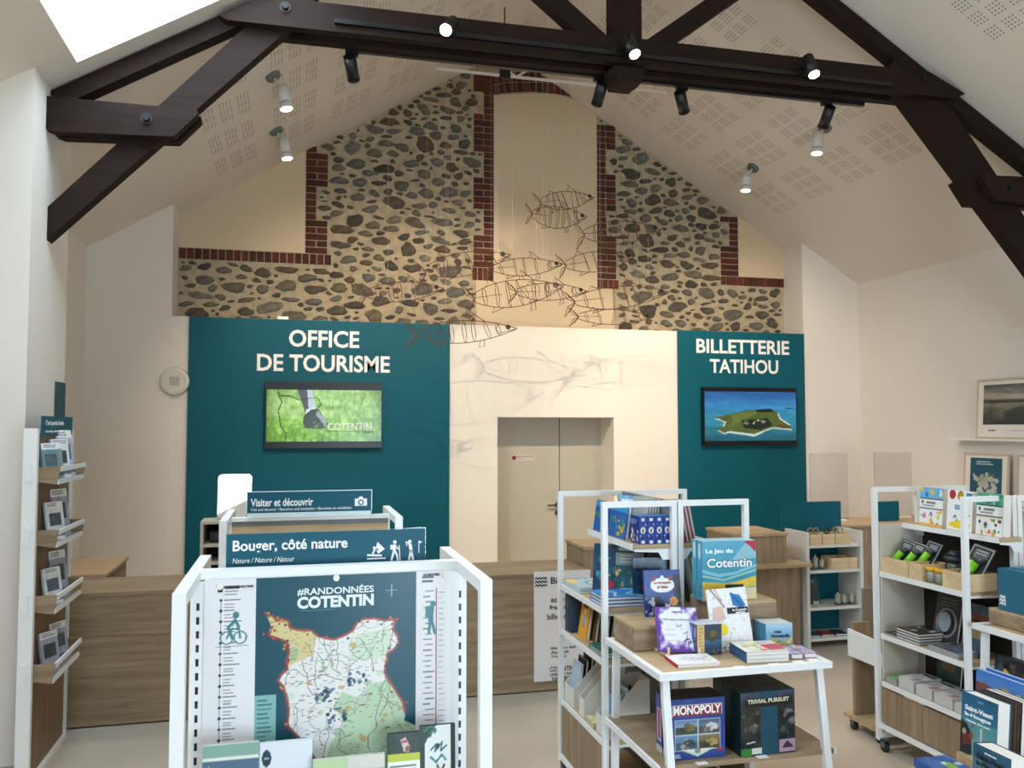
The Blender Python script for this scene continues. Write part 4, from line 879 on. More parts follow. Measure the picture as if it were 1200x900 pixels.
hs3 = thing('rack_sign', 'small teal sign on top of the brochure rack', 'sign', (RXF, 6.08, 2.04))
obj('board', B(-1.532, -1.522, 5.72, 6.44, 2.04, 2.165), M_tealprint, hs3)
text(hs3, "C'est à portée d'envie", 5.78, 2.10, .42, .04, M_lett, y=-1.5215 * -1 * -1, axis='+X', bold=.01, world=False).location = (-1.5205 - RXF - 1.5215, -6.08, -2.04)
text(hs3, "Everything within reach", 5.78, 2.06, .40, .018, M_lett, y=0, axis='+X', world=False).location = (-1.5205 - RXF, -6.08, -2.04)
tag(obj('pillar_sign', B(-1.648, -1.635, 6.66, 6.90, 1.95, 2.42), mat('slate_teal', '#1f4752', .5), None, base=(-1.64, 6.78, 1.95)), 'dark teal board fixed to the pillar behind the brochure rack', 'sign')

for o in [rk, hs3] + [o for o in COL.objects if o.get('group') == 'brochures in the pillar rack']: o.location.x += .045
# ------------------------------------------------------------------ shelving gondolas
def end_frame(t, x0, x1, y, h=1.70, name='end_frame'):
    bm = NB(); q = .030
    for x in (x0, x1 - q): box(bm, x, x + q, y - .015, y + .015, .07, h - q)
    box(bm, x0, x1, y - .015, y + .015, h - q, h); box(bm, x0 + q, x1 - q, y - .015, y + .015, .08, .11)
    return obj(name, bm, M_metal, t)
def caster(t, x, y):
    bm = NB(); cyl(bm, (x - .012, y, .032), (x + .012, y, .032), .032, seg=18); c = obj('caster_wheel', bm, M_black, t)
    bm = NB(); box(bm, x - .02, x - .014, y - .02, y + .02, .03, .08); box(bm, x + .014, x + .02, y - .02, y + .02, .03, .08); box(bm, x - .02, x + .02, y - .02, y + .02, .07, .082); obj('caster_fork', bm, mat('caster_grey', '#6b6d6e', .4, .6), c)
def shelf(t, x0, x1, y0, y1, z, edge=-1):
    s = obj('shelf_board', B(x0, x1, y0, y1, z - .024, z), M_oakl, t); xe = x0 if edge < 0 else x1
    obj('price_rail', B(xe - .004, xe + .004, y0, y1, z - .030, z + .002), M_metal, s)
    for y in (y0 + .004, y1 - .012):
        obj('bracket', P([(x0 + .01, z - .025), (x1, z - .025), (x1, z - .085), (x1 - .05, z - .085), (x1 - .075, z - .045), (x0 + .01, z - .038)] if edge < 0 else [(x1 - .01, z - .025), (x0, z - .025), (x0, z - .085), (x0 + .05, z - .085), (x0 + .075, z - .045), (x1 - .01, z - .038)], 'Y', y, y + .006), M_metal, s)
ga = thing('book_gondola', 'white framed double-sided book gondola with blue boxes on top, mid room', 'shelving', (2.0, 4.7, 0))
for y in (4.295, 5.065): end_frame(ga, 1.585, 2.012, y); end_frame(ga, 2.02, 2.445, y)
obj('centre_panel', B(2.0, 2.03, 4.315, 5.045, .12, 1.692), M_grey, ga)
shelf(ga, 1.77, 1.995, 4.315, 5.045, 1.465); 
for z in (1.135, .865, .445): shelf(ga, 1.60, 1.995, 4.315, 5.045, z)
shelf(ga, 2.035, 2.26, 4.315, 5.045, 1.465, 1)
for z in (1.135, .865, .445): shelf(ga, 2.035, 2.43, 4.315, 5.045, z, 1)
obj('cabinet_door', B(1.598, 1.612, 4.318, 5.042, .125, .405), M_oakz, ga); obj('cabinet_door', B(2.418, 2.432, 4.318, 5.042, .125, .405), M_oakz, ga)
obj('bottom_rail', B(1.588, 1.615, 4.31, 5.05, .085, .115), M_metal, ga); obj('bottom_rail', B(2.415, 2.442, 4.31, 5.05, .085, .115), M_metal, ga); obj('base_board', B(1.616, 2.414, 4.315, 5.045, .09, .11), M_oakl, ga)
for x in (1.61, 2.41):
    for y in (4.33, 5.03): caster(ga, x, y)
XF = R(-90)     # turned to face the left aisle (-X)
def flat_book(label, w, h, t, x, y, z, cover, key=None, a=None, spine=None, group=None, rz=0, titles=(), name='book', cat='book'):
    return book(label, w, h, t, (x, y, z + t + .0008), (R(-90), 0, rz), cover, key, a, spine, group, cat, name, titles)
# top shelf of the left side
a = Art(50, 40, '#1c5fae'); a.rect(0, 0, 1, .2, '#3f9bd0').blobs(14, ['#f0cf3a', '#e8b62c', '#2f8f5a'], .04, .12, .15, .3, .85, .9, 3).blobs(8, ['#f5efe2', '#d8452f'], .02, .05, .3, .35, .7, .8, 4)
for i, y in enumerate((4.90, 4.63)):
    book(['blue and yellow picture book at the far end of the top shelf', 'blue and yellow picture book nearer the end of the top shelf'][i], .25, .185, .022, (1.80, y, 1.466), (R(-8), 0, XF), '#1d4f92', 'pic_blue', a, spine='#6d6258', group='picture books on the gondola top')
a = Art(30, 40, '#6aa9d0'); a.noise(.2, 5, 4).rect(.1, .1, .9, .25, '#e6f0f4').blobs(6, ['#2f6fae', '#dbe8ee'], .06, .14, .1, .4, .9, .9, 5)
book('pale blue picture book leaning behind the boxes on the top shelf', .16, .235, .02, (1.875, 4.66, 1.4665), (R(-10), 0, R(-60)), '#6aa9d0', 'pic_pale', a)
for i in range(5):
    book('thin grey magazine on edge, {} of the five on the top shelf'.format(['leftmost', 'second', 'middle', 'fourth', 'rightmost'][i]), .15, .235, .011, (1.893 + i * .0165, 4.535, 1.466), (R(-4), 0, R(-82)), '#b9b7b2', spine='#8f8d88', group='grey magazines on the top shelf', cat='magazine', name='magazine')
a = Art(36, 80, '#16398c'); a.ell(.5, .5, .32, .12, '#e8e8ea').ell(.5, .5, .17, .09, '#c28d5c').ell(.5, .53, .1, .05, '#1a1a1c').ell(.5, .78, .25, .06, '#0f1c3c').rect(.3, .88, .7, .98, '#f0f0f0').rect(.3, .06, .7, .16, '#e6e9f2').ell(.85, .3, .1, .04, '#7fa0e0').ell(.15, .7, .1, .04, '#7fa0e0')
sa = Art(50, 60, '#16398c'); sa.rows(.1, .12, .8, 3, .07, .035, '#b9c8e8', 2).blobs(12, ['#e9e9ec', '#141b34', '#b4483a', '#c9a06a'], .05, .13, .1, .5, .9, .95, 8)
for i in range(4):
    gamebox('dark blue patterned card box, {} in the row on the gondola top'.format(['leftmost', 'second', 'third', 'rightmost'][i]), .046, .148, .12, (1.833 + i * .0475, 4.325, 1.466), None, '#1a3f96', 'cardbox', a, top_col='#2f6fb8', group='dark blue card boxes', side_art=('cardbox_side', sa), cat='card game', name='card_box')
# second shelf: flat books, standing books
a = Art(60, 40, '#8fbfd8'); a.grad(0, 0, 1, .5, '#a9d3e4', '#8cb9d2').ell(.5, .38, .25, .22, '#5f7f92').ell(.5, .38, .18, .14, '#b9cfd8').rect(0, .72, .5, 1, '#e0c06a').blobs(10, ['#d8d8c8', '#7ba35a', '#c9a85a'], .03, .07, 0, .6, 1, 1, 3)
for k in range(2): flat_book(['lower pale blue landscape book lying at the far end of the second shelf', 'upper pale blue landscape book lying at the far end of the second shelf'][k], .30, .22, .014, 1.61, 4.88, 1.136 + k * .0155, '#9cc4d8', 'lake', a, spine='#d6d2c4', group='pale blue landscape books', rz=XF)
a = Art(50, 36, '#2f7fc8'); a.noise(.18, 5, 6).line([(0, .3), (.3, .1), (.6, .4), (1, .2)], .05, '#bfe0f2').line([(.1, .8), (.5, .6), (.9, .75)], .04, '#d8eef6')
for k in range(3): flat_book('bright blue book, {} of the near pile on the second shelf'.format(['bottom', 'middle', 'top'][k]), .22, .27, .017, 1.61, 4.44, 1.136 + k * .0185, '#2a6fb4', 'sea_blue', a, spine='#2f78be', group='blue pile on the second shelf', rz=XF)
a = Art(50, 76, '#0f3f5c'); a.noise(.12, 5, 3).blobs(16, ['#1f7f8a', '#2fa08a', '#3aa6c0', '#16586e'], .04, .1, 0, .3, 1, 1, 2).ell(.55, .8, .1, .07, '#b8283c').blobs(8, ['#d9c86a', '#5fb070'], .02, .04, .1, .5, .95, .95, 5).line([(.2, .1), (.3, .3), (.5, .28)], .03, '#5aa0b4')
book('dark teal children book standing on the second shelf', .20, .285, .02, (1.76, 4.655, 1.1385), (R(-9), 0, R(-38)), '#123f58', 'reef', a, spine='#101c26')
a = Art(40, 76, '#1d5560'); a.rect(0, 0, 1, .14, '#2c3134').rect(.1, .03, .9, .1, '#9fa8a8').rect(0, .14, 1, .38, '#8a979a').rows(.15, .18, .85, 3, .06, .03, '#dfe4e4', 3).blobs(20, ['#2f8fa0', '#e0c85a', '#58b088', '#1a6a86', '#c84a3a'], .03, .08, 0, .42, 1, 1, 7)
book('teal seashore guide with a grey title band on the second shelf', .16, .285, .022, (1.845, 4.555, 1.1385), (R(-9), 0, R(-30)), '#174650', 'guide', a, spine='#0e1a22')
for i in range(3): book('dark hardback, {} behind the teal guide'.format(['first', 'second', 'third'][i]), .18, .27 - i * .01, .024, (1.915 + i * .019, 4.565 + i * .017, 1.1365), (R(-5), 0, R(-48)), ['#14181c', '#1d2328', '#171c2a'][i], spine='#0f1216', group='dark hardbacks on the second shelf')
a = Art(50, 60, '#12304a'); a.noise(.2, 6, 4).blobs(10, ['#1f4f6a', '#0c1c2c', '#2a6a80'], .06, .16, 0, 0, 1, 1, 3).ell(.3, .62, .06, .07, '#a8402e').ell(.7, .4, .2, .18, '#3c3a34')
book('large dark blue book standing near the end of the second shelf', .20, .25, .02, (1.89, 4.34, 1.137), (R(-7), 0, R(-10)), '#10283c', 'nightsea', a)
# third shelf
SP = ['#7c2f38', '#3f7a4c', '#2f4f86', '#5a3f78', '#34495a']; SN = ['maroon', 'green', 'blue', 'purple', 'slate']
for i in range(5): book('thin %s book standing at the far end of the third shelf' % SN[i], .17, .22, .013, (1.697 + .003 * i, 5.0 - i * .018, .866), (0, 0, 0), SP[i], spine=SP[i], group='thin books on the third shelf')
a = Art(40, 60, '#e3a21f'); a.rect(.2, .1, .8, .2, '#5a3a1c').ell(.5, .48, .16, .2, '#d8dcd8').rect(.42, .3, .58, .7, '#5b88a4').ell(.5, .3, .1, .07, '#f0ddc0').blobs(5, ['#c87f16'], .03, .06, .1, .7, .9, .95, 3)
book('mustard yellow book facing out on the third shelf', .145, .215, .02, (1.645, 4.80, .866), (R(-9), 0, XF), '#d6991f', 'mustard', a, spine='#a3771c')
for i in range(4): book('brown-green book leaning behind the yellow one, {}'.format(['first', 'second', 'third', 'fourth'][i]), .14, .20, .016, (1.68 + i * .02, 4.75 - i * .03, .866), (R(-9), 0, XF), ['#5c4a26', '#4a4d28', '#6a3f28', '#2b211c'][i], group='books leaning behind the yellow one')
a = Art(40, 40, '#2c6a60'); a.noise(.2, 6, 2).blobs(8, ['#5fa08c', '#16403c', '#cfd8cc'], .05, .12, 0, 0, 1, 1, 9)
for k in range(2): flat_book(['lower dark green book lying at the near end of the third shelf', 'upper dark green book lying at the near end of the third shelf'][k], .24, .24, .012, 1.61, 4.46, .866 + k * .0135, '#235a52', 'green_flat', a, group='green flat books', rz=XF)
# bottom shelf: magazine files
def mag_file(x, y, z, label, w=.10, d=.25, h=.30, m=None):
    """open-fronted file standing with its low front towards -X"""
    t = thing('magazine_file', label, 'magazine file', (x, y, z), group='white magazine files'); m = m or M_wl; T = .004
    side = [(x, z), (x + d, z), (x + d, z + h), (x + d * .75, z + h), (x, z + h * .34)]
    obj('side', P(side, 'Y', y - w / 2, y - w / 2 + T), m, t); obj('side', P(side, 'Y', y + w / 2 - T, y + w / 2), m, t)
    f = NB(); box(f, x, x + T, y - w / 2 + T, y + w / 2 - T, z, z + h * .34); obj('front', f, m, t)
    obj('back', B(x + d - T, x + d, y - w / 2 + T, y + w / 2 - T, z, z + h), m, t); obj('bottom', B(x + T, x + d - T, y - w / 2 + T, y + w / 2 - T, z, z + T), m, t)
mag_file(1.615, 4.95, .446, 'white magazine file with dark books at the far end of the bottom shelf', w=.17)
mag_file(1.615, 4.40, .446, 'white magazine file with blue booklets at the near end of the bottom shelf', w=.15)
mag_file(1.615, 4.72, .446, 'white magazine file turned beside the small booklets', w=.09)
for i in range(6): book('{} booklet in the far magazine file, {}'.format(['pale blue', 'black', 'charcoal', 'grey', 'slate', 'black'][i], ['first', 'second', 'third', 'fourth', 'fifth', 'last'][i]), .15, .24 + .02 * (i % 3), .014, (1.64 + i * .030, 4.95, .452), (R(-7), 0, XF), ['#b4c6d6', '#15171a', '#2a2c30', '#5c6064', '#3c4650', '#17181b'][i], group='booklets in the far file', name='booklet')
for i in range(5): book('{} booklet in the near magazine file, {}'.format(['sky blue', 'sea blue', 'pale', 'green', 'navy'][i], ['first', 'second', 'third', 'fourth', 'last'][i]), .13, .21 + .02 * (i % 3), .012, (1.64 + i * .033, 4.40, .452), (R(-7), 0, XF), ['#5f9fc8', '#2f6f9c', '#b9cdd6', '#41705a', '#1d3a5a'][i], group='booklets in the near file', name='booklet')
a = Art(30, 30, '#e6d9a0'); a.blobs(14, ['#c8503a', '#7aa04c', '#e8c23a', '#4f6fa0', '#f2efe6'], .05, .12, 0, 0, 1, 1, 4)
for k in range(4): flat_book('small colourful booklet lying on the bottom shelf, {}'.format(['lowest', 'second', 'third', 'topmost'][k]), .13, .13, .006, 1.61, 4.57, .446 + k * .0072, '#d8cfae', 'quiz', a, group='small colourful booklets', rz=XF, name='booklet')
# right side of the gondola: what shows beyond the double post
for i in range(6): book('white magazine with a red foot leaning on the far top shelf, {}'.format(['first', 'second', 'third', 'fourth', 'fifth', 'last'][i]), .14, .23, .010, (2.16 - .0115 * i, 4.42, 1.466), (R(-11), 0, R(90)), '#a9a6a6', spine='#8c3038' if i % 2 else '#b9b4b2', group='magazines on the far top shelf', cat='magazine', name='magazine')
for i in range(6): book('thin pale book leaning on the far second shelf, {}'.format(['first', 'second', 'third', 'fourth', 'fifth', 'last'][i]), .18, .25, .012, (2.20 - i * .0135, 4.43, 1.137), (R(-13), 0, R(90)), ['#9aa093', '#c2c4b8', '#71806f', '#b0a890', '#8d9aa0', '#5f6a5c'][i], group='thin books on the far second shelf')

# ------------------------------------------------------------------ display table with games
def display_table(x0, x1, y0, y1, label, lower=.60):
    t = thing('display_table', label, 'table', ((x0 + x1) / 2, (y0 + y1) / 2, 0)); q = .03
    bm = NB(); box(bm, x0, x1, y0, y0 + q, .97, 1.0); box(bm, x0, x1, y1 - q, y1, .97, 1.0); box(bm, x0, x0 + q, y0 + q, y1 - q, .97, 1.0); box(bm, x1 - q, x1, y0 + q, y1 - q, .97, 1.0); obj('top_frame', bm, M_metal, t)
    obj('top_board', B(x0 + q, x1 - q, y0 + q, y1 - q, .972, .996), M_oakl, t)
    for x in (x0 + .035, x1 - .055):
        for ya, yb in ((y0 + .05, y0 - .09), (y1 - .05, y1 + .0)):
            bm = NB(); beam(bm, (x + .01, ya, .97), (x + .01, yb, .0), .03, .034); obj('leg', bm, M_metal, t)
    obj('lower_shelf', B(x0 + .0, x1 - .0, y0 + .0, y1 - .02, lower - .022, lower - .001), M_oak, t)
    bm = NB(); box(bm, x0 - .012, x0, y0, y1 - .02, lower - .028, lower + .002); obj('shelf_edge', bm, M_metal, t); obj('shelf_edge', B(x1, x1 + .012, y0, y1 - .02, lower - .028, lower + .002), M_metal, t)
    return t
display_table(1.585, 2.46, 3.565, 4.255, 'white display table with boxed games below, in front of the book gondola')
def riser(label, x0, x1, y0, y1, z0, z1): 
    t = thing('wooden_riser', label, 'riser', ((x0 + x1) / 2, (y0 + y1) / 2, z0), group='oak risers'); obj('body', B(x0, x1, y0, y1, z0, z1 - .012), M_oak, t); obj('top', B(x0, x1, y0, y1, z1 - .012, z1), M_oakl, t)
riser('oak riser at the left end of the display table', 1.63, 1.97, 3.965, 4.24, 1.0, 1.115)
riser('oak riser carrying the big light blue game', 2.065, 2.43, 3.99, 4.24, 1.0, 1.205)
# big light blue game boxes
a = Art(90, 90, '#4aa0b8'); a.grad(0, 0, 1, .68, '#5aa9c4', '#2f8fa4').poly([(.55, .32), (.78, .05), (1, .0), (1, .3)], '#8fc0cc').line([(.0, .5), (.3, .58), (.6, .55), (1, .42)], .05, '#9fd0d4', .7).line([(0, .58), (.4, .66), (1, .5)], .03, '#c9dcc0', .7).poly([(0, .68), (.5, .72), (1, .60), (1, .78), (0, .82)], '#e2c043').rect(0, .8, 1, 1, '#ddc9a0').rows(.08, .86, .9, 4, .035, .014, '#8a7a58', 3).poly([(.78, 0), (1, 0), (1, .2)], '#c2283c').rect(.42, .74, .76, .82, '#22262c').noise(.03, 10, 2)
sa = Art(20, 60, '#4aa4c4'); sa.rect(.3, .05, .7, .3, '#d8e2d8').rect(.3, .75, .7, .95, '#3f7f96').noise(.05, 6, 2)
for i in range(2):
    o = gamebox(['front copy of the large light blue boxed game', 'rear copy of the large light blue boxed game'][i], .302, .302, .055, (2.19, 4.04 + i * .058, 1.206), (0, 0, R(-3)), '#4f9fc0', 'big_game', a, top_col='#a9d3e4', group='large light blue games', side_art=('big_game_side', sa), titles=() if i else (('Le Jeu du', -.13, .235, .15, .028, T_white), ('Cotentin', -.128, .165, .256, .052, T_navy)))
    if not i: text(o, 'Cotentin', -.125, .168, .25, .047, T_white, y=-.0028, bold=.02)
# blue book with the white title oval, on the left riser
a = Art(60, 70, '#27458f'); a.noise(.05, 5, 2).rect(.8, .1, 1, 1, '#2a2c34').poly([(.15, .6), (.4, .55), (.55, .75), (.7, .7), (.75, 1), (.1, 1)], '#171b28').blobs(10, ['#8a96a8', '#6b7688', '#c9ccd2'], .03, .07, 0, .5, .25, 1, 3).ell(.5, .33, .33, .16, '#f2f0ea').ell(.27, .19, .05, .05, '#9c2f2a').ell(.72, .19, .05, .05, '#9c2f2a').ell(.5, .18, .05, .06, '#e8e6e0').blobs(5, ['#e2c9a8', '#d8d0c4'], .03, .05, .55, .7, .75, .95, 4).ell(.79, .68, .11, .10, '#e09a26').ell(.79, .68, .07, .07, '#c97f1c').blobs(6, ['#8a7a4c', '#3c3a34'], .03, .06, .85, .6, 1, 1, 8)
book('blue picture book with a white title oval on the left riser', .198, .235, .018, (1.875, 4.155, 1.116), (R(-8), 0, R(-4)), '#24408a', 'oval', a, titles=(('Les Perdrigrêve', -.048, .162, .096, .014, T_red), ('de Tatihou', -.03, .142, .06, .013, T_red)))
# purple book on a small easel
a = Art(70, 70, '#f0ecf2'); rg = random.Random(8)
e = np.minimum(np.minimum(a.X, 1 - a.X), np.minimum(a.Y * 1.3 + .05, (1 - a.Y) * .8)); nz = Art(70, 70, '#808080'); nz.noise(.9, 7, 5); f = np.clip((.17 - e + (nz.c[..., 0] - .5) * .22) * 7, 0, 1)[..., None]
a.c = a.c * (1 - f) + np.array(hx('#6a43a0')) * f; a.rect(.36, 0, .62, .12, '#f0ecf2').rows(.2, .5, .55, 3, .12, .015, '#b9b2c2', 3).line([(.62, .6), (.72, .55), (.7, .68)], .02, '#8d8896').blobs(12, ['#4c4852', '#77727e'], .015, .03, .6, .7, .8, .85, 6).blobs(6, ['#a9a4b0'], .015, .03, .45, .4, .6, .5, 2)
ez = thing('book_easel', 'small pale wooden easel holding the purple book', 'easel', (1.82, 3.85, 1.0)); bm = NB()
box(bm, 1.735, 1.745, 3.80, 3.96, 1.0, 1.012); box(bm, 1.895, 1.905, 3.80, 3.96, 1.0, 1.012); obj('foot', bm, M_pine, ez)
bm = NB(); cyl(bm, (1.74, 3.806, 1.0), (1.74, 3.806, 1.05), .007, .006, 10); cyl(bm, (1.90, 3.806, 1.0), (1.90, 3.806, 1.04), .007, .006, 10); obj('peg', bm, M_pine, ez)
bm = NB(); beam(bm, (1.82, 3.885, 1.012), (1.82, 3.945, 1.105), .14, .008, (1, 0, 0)); obj('back_rest', bm, M_pine, ez)
book('white book with a violet watercolour border standing on the easel', .215, .212, .014, (1.815, 3.842, 1.016), (R(-22), R(4), R(-2)), '#7a5aa8', 'violet', a, titles=(('MON LIVRE', -.022, .185, .05, .007, T_violet), ('Petit voyage en Normandie', -.075, .145, .15, .013, mat('title_grey', '#a39cab', .5))))
# flat white book with red spine
a = Art(50, 50, '#f2f0ee'); a.line([(.2, .5), (.4, .4), (.6, .55), (.85, .45)], .05, '#6fb4cc').blobs(14, ['#9cc9d8', '#5f8fb0', '#cfd8d8', '#e0a8a8'], .02, .05, .2, .3, .9, .7, 2).rows(.25, .6, .8, 2, .08, .03, '#5f8fb0', 2)
flat_book('thin white book with a red spine lying on the table front', .21, .165, .016, 1.815, 3.64, .9965, '#ece8e4', 'whiteflat', a, spine='#b0202e', rz=R(-4))
# small thick books: dark blue cover
a = Art(40, 46, '#34485a'); a.rect(0, 0, .30, 1, '#d4b27c').rows(.06, .1, .24, 8, .11, .05, '#a88650', 2).grad(.3, .5, 1, .8, '#3f6a86', '#24405a').ell(.62, .36, .22, .2, '#4a4434').ell(.66, .3, .14, .12, '#6a5c3c').blobs(8, ['#c9b48a', '#20242a', '#8a6a44'], .03, .06, .35, .8, .95, .98, 3)
sa = Art(20, 46, '#3a4a78'); sa.rect(.2, .1, .8, .4, '#7a8ab8').noise(.08, 6, 3)
for i in range(3): gamebox('small thick dark blue book, {} in its row on the table'.format(['front one', 'middle one', 'rear one'][i]), .132, .148, .034, (1.957, 3.815 + i * .0365, .9965), None, '#33406c', 'thick', a, top_col='#d8dae6', group='small thick dark blue books', side_art=('thick_side', sa), cat='book', name='book')
# white colouring book
a = Art(70, 100, '#f0eeec'); a.noise(.05, 16, 3).blobs(90, ['#d6d3d0', '#c2bfc0', '#e4dcd8', '#b9b2b8'], .008, .025, 0, .1, 1, 1, 5, .7).line([(.1, 0), (.25, .15), (.4, .3)], .035, '#8a4a4a', .7).line([(.2, .0), (.35, .2)], .02, '#5f3a3c', .7).poly([(.1, .3), (.35, .28), (.4, .5), (.05, .55)], '#d8a898', .7).poly([(.58, .06), (.68, .1), (.82, .12), (.95, .3), (.8, .33), (.62, .28)], '#2f78b8').line([(.62, .1), (.85, .3)], .03, '#1f5a94').rect(.45, .315, .99, .42, '#22262a').ell(.3, .66, .13, .09, '#f0d428').blobs(24, ['#c83a5a', '#6a5ab8', '#d87a9c', '#4f6fc0'], .012, .03, 0, .9, 1, 1, 7, .8)
book('white colouring book with a blue bird standing on the table', .212, .30, .012, (2.118, 3.865, .9975), (R(-14), R(-2), R(-3)), '#e9e6e3', 'colouring', a, spine='#d8d4d0', titles=(('le Cotentin', .02, .186, .075, .012, T_white), ('nature', .035, .175, .05, .009, T_white)))
# pile with colourful cover
a = Art(60, 50, '#e8e2d0'); a.ell(.3, .45, .2, .2, '#8fc0a0').rect(.1, .2, .5, .35, '#e9d8a0').blobs(12, ['#e2b24c', '#8cc0c8', '#d87a6a', '#f0ece0'], .05, .1, .1, .2, .6, .9, 2).poly([(.55, .4), (1, .3), (1, .85), (.6, .9)], '#c8384a').rows(.6, .15, .95, 2, .1, .05, '#d8a0a0', 3)
for k in range(3): flat_book('colourful guide with blue spine, {} of the pile at the table front'.format(['bottom', 'middle', 'top'][k]), .215, .19, .016, 2.165, 3.635, .9965 + k * .0172, '#d9d6d0', 'guidepile', a, spine=['#2c4f7c', '#34618f', '#2c5a7a'][k], group='pile of colourful guides', rz=R(-5))
# small light blue books at the right
a = Art(40, 36, '#7fb0cc'); a.grad(0, 0, 1, .4, '#b4d4e2', '#7fb0cc').poly([(0, .7), (.3, .55), (.6, .7), (1, .55), (1, 1), (0, 1)], '#b8a878').blobs(10, ['#6f8f5a', '#d8cfa8', '#a8684a'], .03, .08, 0, .65, 1, 1, 4)
sa = Art(20, 36, '#5a9cc4'); sa.noise(.1, 5, 2)
for i in range(4): gamebox('small light blue book, {} in the row at the table right'.format(['front one', 'second', 'third', 'rear one'][i]), .145, .118, .028, (2.363, 3.86 + i * .0295, .9965), (0, 0, R(-4)), '#5f9fc4', 'smallblue', a, top_col='#dbe6ea', group='small light blue books', side_art=('smallblue_side', sa), cat='book', name='book', titles=() if i else (('Côté', -.03, .072, .04, .014, T_navy), ('Normandie', -.045, .05, .1, .018, T_navy)))
a = Art(26, 20, '#b9a8c4'); a.noise(.2, 6, 3).blobs(8, ['#6a5080', '#e0d6e6', '#8f6fa8'], .05, .12, 0, 0, 1, 1, 2)
k = 0
for x in (2.33, 2.40):
    for y in (3.65, 3.725):
        flat_book('small mauve card pack lying at the right table corner, {}'.format(['front left', 'rear left', 'front right', 'rear right'][k]), .062, .068, .024, x, y, .9965, '#a893b4', 'mauve', a, group='mauve card packs', rz=R(-6), name='card_pack', cat='card pack'); k += 1
for i, (x, y, z) in enumerate(((1.99, 3.585, .9995), (2.17, 3.585, .9995), (2.30, 3.60, .9995), (2.385, 3.61, .9995), (1.78, 3.556, .5995), (2.08, 3.556, .5995))):
    tag(obj('price_tag', B(x - .027, x + .027, y - .015, y + .015, z + .0005, z + .0028), mat('tag_white', '#efeeea', .6), None, base=(x, y, z)), ['price tag left of the guide pile on the table edge', 'price tag in front of the guide pile', 'price tag left of the mauve packs', 'price tag in front of the mauve packs', 'price tag in front of the navy property game', 'price tag in front of the dark quiz game'][i], 'price tag', 'price tags')
# boxed games on the lower shelf
a = Art(90, 90, '#26408c'); a.noise(.05, 5, 2).rect(.05, .10, .95, .29, '#e0dcd4').rect(.06, .108, .94, .282, '#8c2430')
a.rect(.10, .34, .92, .86, '#b9c4d4'); 
for (x0, y0, x1, y1), (s1, s2, g1_, bl) in zip(((.11, .35, .50, .59), (.52, .35, .91, .59), (.11, .61, .50, .85), (.52, .61, .91, .85)), (('#5f7fa8', '#8fa8bc', '#3f4a34', ['#7a6a3c', '#2c3428']), ('#4a5c74', '#6a7c8c', '#52504a', ['#d8d8d4', '#8a8078']), ('#6f8fb4', '#54809c', '#3a5a70', ['#2c3a40', '#c8a88c']), ('#8a7a54', '#6a6038', '#4a4428', ['#b89a5c', '#2f3020']))):
    a.grad(x0, y0, x1, (y0 + y1) / 2, s1, s2).rect(x0, (y0 + y1) / 2, x1, y1, g1_).blobs(9, bl, .02, .05, x0 + .05, (y0 + y1) / 2 - .04, x1 - .05, y1 - .04, 6, .8)
a.poly([(.2, .84), (.8, .84), (.5, .97)], '#c9d6c4').poly([(.3, .85), (.7, .85), (.5, .93)], '#e8e2d8').ell(.5, .87, .06, .05, '#8a8e94').rect(0, .9, .06, 1, '#d8682c').rows(.1, .92, .22, 2, .03, .02, '#d9dfe8', 3).rect(.86, .85, .97, .89, '#a8283c')
sa = Art(20, 90, '#2c4690'); sa.rect(.2, .25, .8, .8, '#c9c4d4').rect(.3, .28, .7, .77, '#b0384a').rect(0, .88, 1, 1, '#c9c8b8')
for i in range(2): gamebox(['navy property trading game, front box on the lower shelf', 'navy property trading game, rear box on the lower shelf'][i], .272, .268, .072, (1.788, 3.612 + i * .075, .600), (0, 0, R(-2)), '#24397c', 'property_game', a, top_col='#15161a', group='navy property games', side_art=('property_side', sa), titles=() if i else (('MONOPOLY', -.115, .197, .23, .040, T_white),))
a = Art(90, 96, '#20282a'); a.noise(.08, 6, 2).grad(0, 0, 1, .2, '#3f4a5c', '#2c3238').rect(.36, 0, .68, 1, '#1f4a5c').rect(0, .2, .36, .62, '#33342c').noise(.10, 14, 4, (a.X < .36) | (a.X > .68)).rect(.7, .78, 1, .98, '#a88aa0').poly([(.75, .92), (.85, .8), (.98, .92)], '#3c3038').rect(.08, .10, .95, .24, '#23231f').blobs(10, ['#6a4a4c', '#4a5a54', '#8a7a5c'], .02, .05, .02, .3, .34, .6, 5).blobs(8, ['#7a6a6c', '#4a5058'], .02, .06, .7, .3, .98, .7, 6).rect(.0, .88, .2, 1, '#2f7a34').rect(.2, .88, .38, .97, '#c9cdc4').line([(.1, .8), (.25, .78)], .02, '#d0d0c8')
for i in range(3): gamebox('dark teal quiz game, {} box on the lower shelf'.format(['front', 'middle', 'rear'][i]), .282, .286, .085, (2.124, 3.575 + i * .088, .600), (0, 0, R(1)), '#0f2a2c', 'quiz_game', a, top_col='#123236', group='dark quiz games', titles=() if i else (('TRIVIAL PURSUIT', -.105, .234, .215, .019, mat('title_cream', '#d6d0b4', .5)),))
